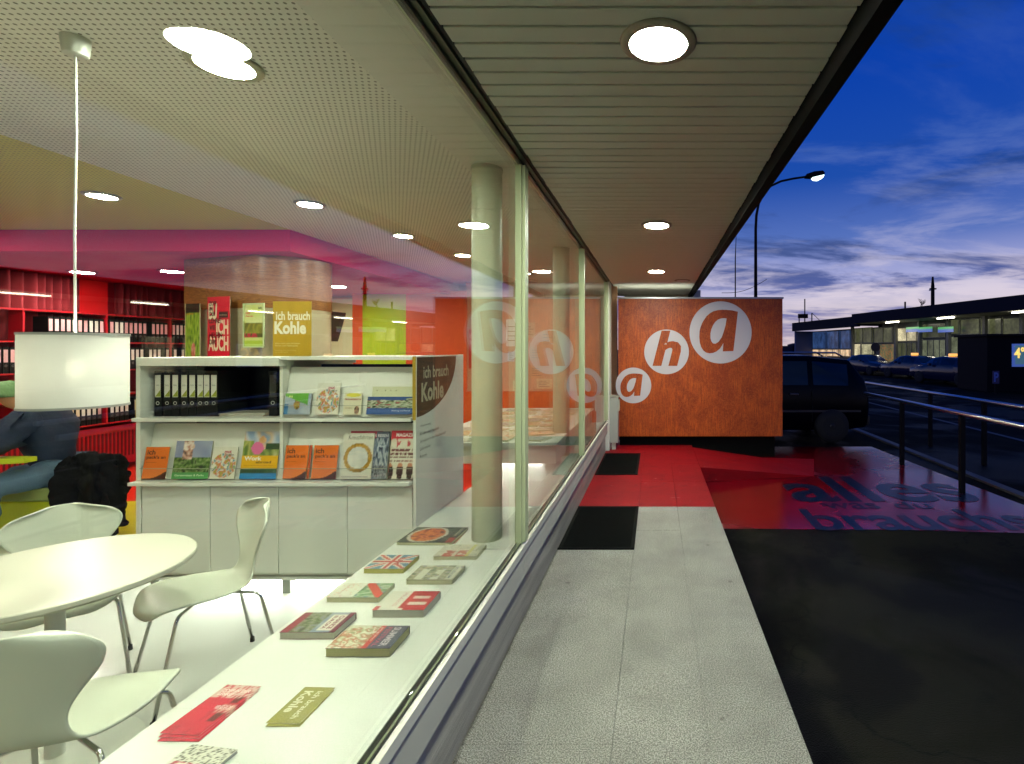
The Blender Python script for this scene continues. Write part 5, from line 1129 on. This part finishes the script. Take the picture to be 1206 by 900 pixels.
def branch(p, d, l, r, dep):
    q = p + d * l; mb.tube([p, p.lerp(q, .5) + Vector((random.uniform(-.05, .05), 0, .02)), q], [r, r * .8, r * .55], DKM, 5)
    if dep:
        for k in range(3): branch(p.lerp(q, random.uniform(.5, 1)), (d + Vector((random.uniform(-.9, .9), random.uniform(-.5, .5), random.uniform(-.1, .6)))).normalized(), l * random.uniform(.5, .75), r * .55, dep - 1)
tp0 = Vector((PX(1083, 62), 62, 0)); base_z = HZ(372, 62); tb_ = MB(); tb_.tube([(tp0.x, 62, G), (tp0.x, 62, base_z)], [.16, .08], DKM, 8); part(tb_, 'trunk', tr_)
branch(Vector((tp0.x, 62, base_z)), Vector((0.05, 0, 1)), 1.0, .07, 5); o = part(mb, 'crown', tr_)
sl_ = thing('street_lamp', 'curved street lamp with lit head against the blue sky', 'street lamp', (PX(890, 20), 20, G)); X0 = PX(890, 20)
pts = [(X0, 20, G), (X0, 20, HZ(270, 20)), (PX(890.8, 20), 20, HZ(254, 20)), (PX(893.5, 20), 20, HZ(240, 20)), (PX(899, 20), 20, HZ(228, 20)), (PX(908, 20), 20, HZ(219, 20)), (PX(920, 20), 20, HZ(213.5, 20)), (PX(934, 20), 20, HZ(210.5, 20)), (PX(950, 20), 20, HZ(208.2, 20))]
mb = MB(); mb.tube(pts, [.085, .055, .052, .05, .048, .045, .042, .04, .04], DKM, 10); part(mb, 'pole', sl_, smooth=True)
mb = MB(); mb.prism([(PX(948, 20), HZ(209.5, 20)), (PX(949, 20), HZ(206, 20)), (PX(958, 20), HZ(203, 20)), (PX(968, 20), HZ(202, 20)), (PX(970.5, 20), HZ(204.5, 20)), (PX(970, 20), HZ(206.5, 20)), (PX(956, 20), HZ(210, 20))], 'y', 19.86, 20.14, DKM); part(mb, 'lamp_head', sl_, bevel=.02)
mb = MB(); mb.prism([(PX(956, 20), HZ(210, 20)), (PX(970, 20), HZ(206.6, 20)), (PX(969, 20), HZ(209.5, 20)), (PX(963, 20), HZ(212.5, 20)), (PX(958, 20), HZ(212, 20))], 'y', 19.89, 20.11, E('street_glow', (.75, 1, .92), 2.5)); part(mb, 'lamp_glass', sl_, bevel=.01)
an = thing('antenna_pole', 'thin antenna pole left of the street lamp', 'pole', (PX(866, 30), 30, G)); mb = MB(); mb.tube([(PX(866, 30), 30, G), (PX(866, 30), 30, HZ(305, 30)), (PX(867, 30), 30, HZ(278, 30))], [.05, .035, .015], DKM, 6); part(mb, 'pole', an)
# cables between lamp pole and distance
wr = thing('overhead_cable', 'thin overhead cable passing behind the street lamp pole', 'cable', (PX(880, 40), 40, 5)); mb = MB()
pp = [Vector((PX(850, 40), 40, HZ(345, 40))).lerp(Vector((PX(903, 40), 40, HZ(329, 40))), k / 8) - Vector((0, 0, .35 * sin(pi * k / 8))) for k in range(9)]; mb.tube([tuple(p) for p in pp], .02, DKM, 5); part(mb, 'cable', wr)
# distant dark line of trees and houses left of the station
bg = MB(); random.seed(2); x = 5.
while x < 60:
    w_ = random.uniform(3, 7); h_ = random.uniform(2.0, 4.5); bg.prism([(x, G), (x + w_, G), (x + w_, h_), (x + w_ * .5, h_ + random.uniform(0, 1.2)), (x, h_)], 'y', 150, 156, M('distant_dark', (.012, .014, .03), .9)); x += w_ * .92
o = part(bg, 'distant_houses', None); o['kind'] = 'stuff'; o['label'] = 'far dark row of low roofs beside the station'
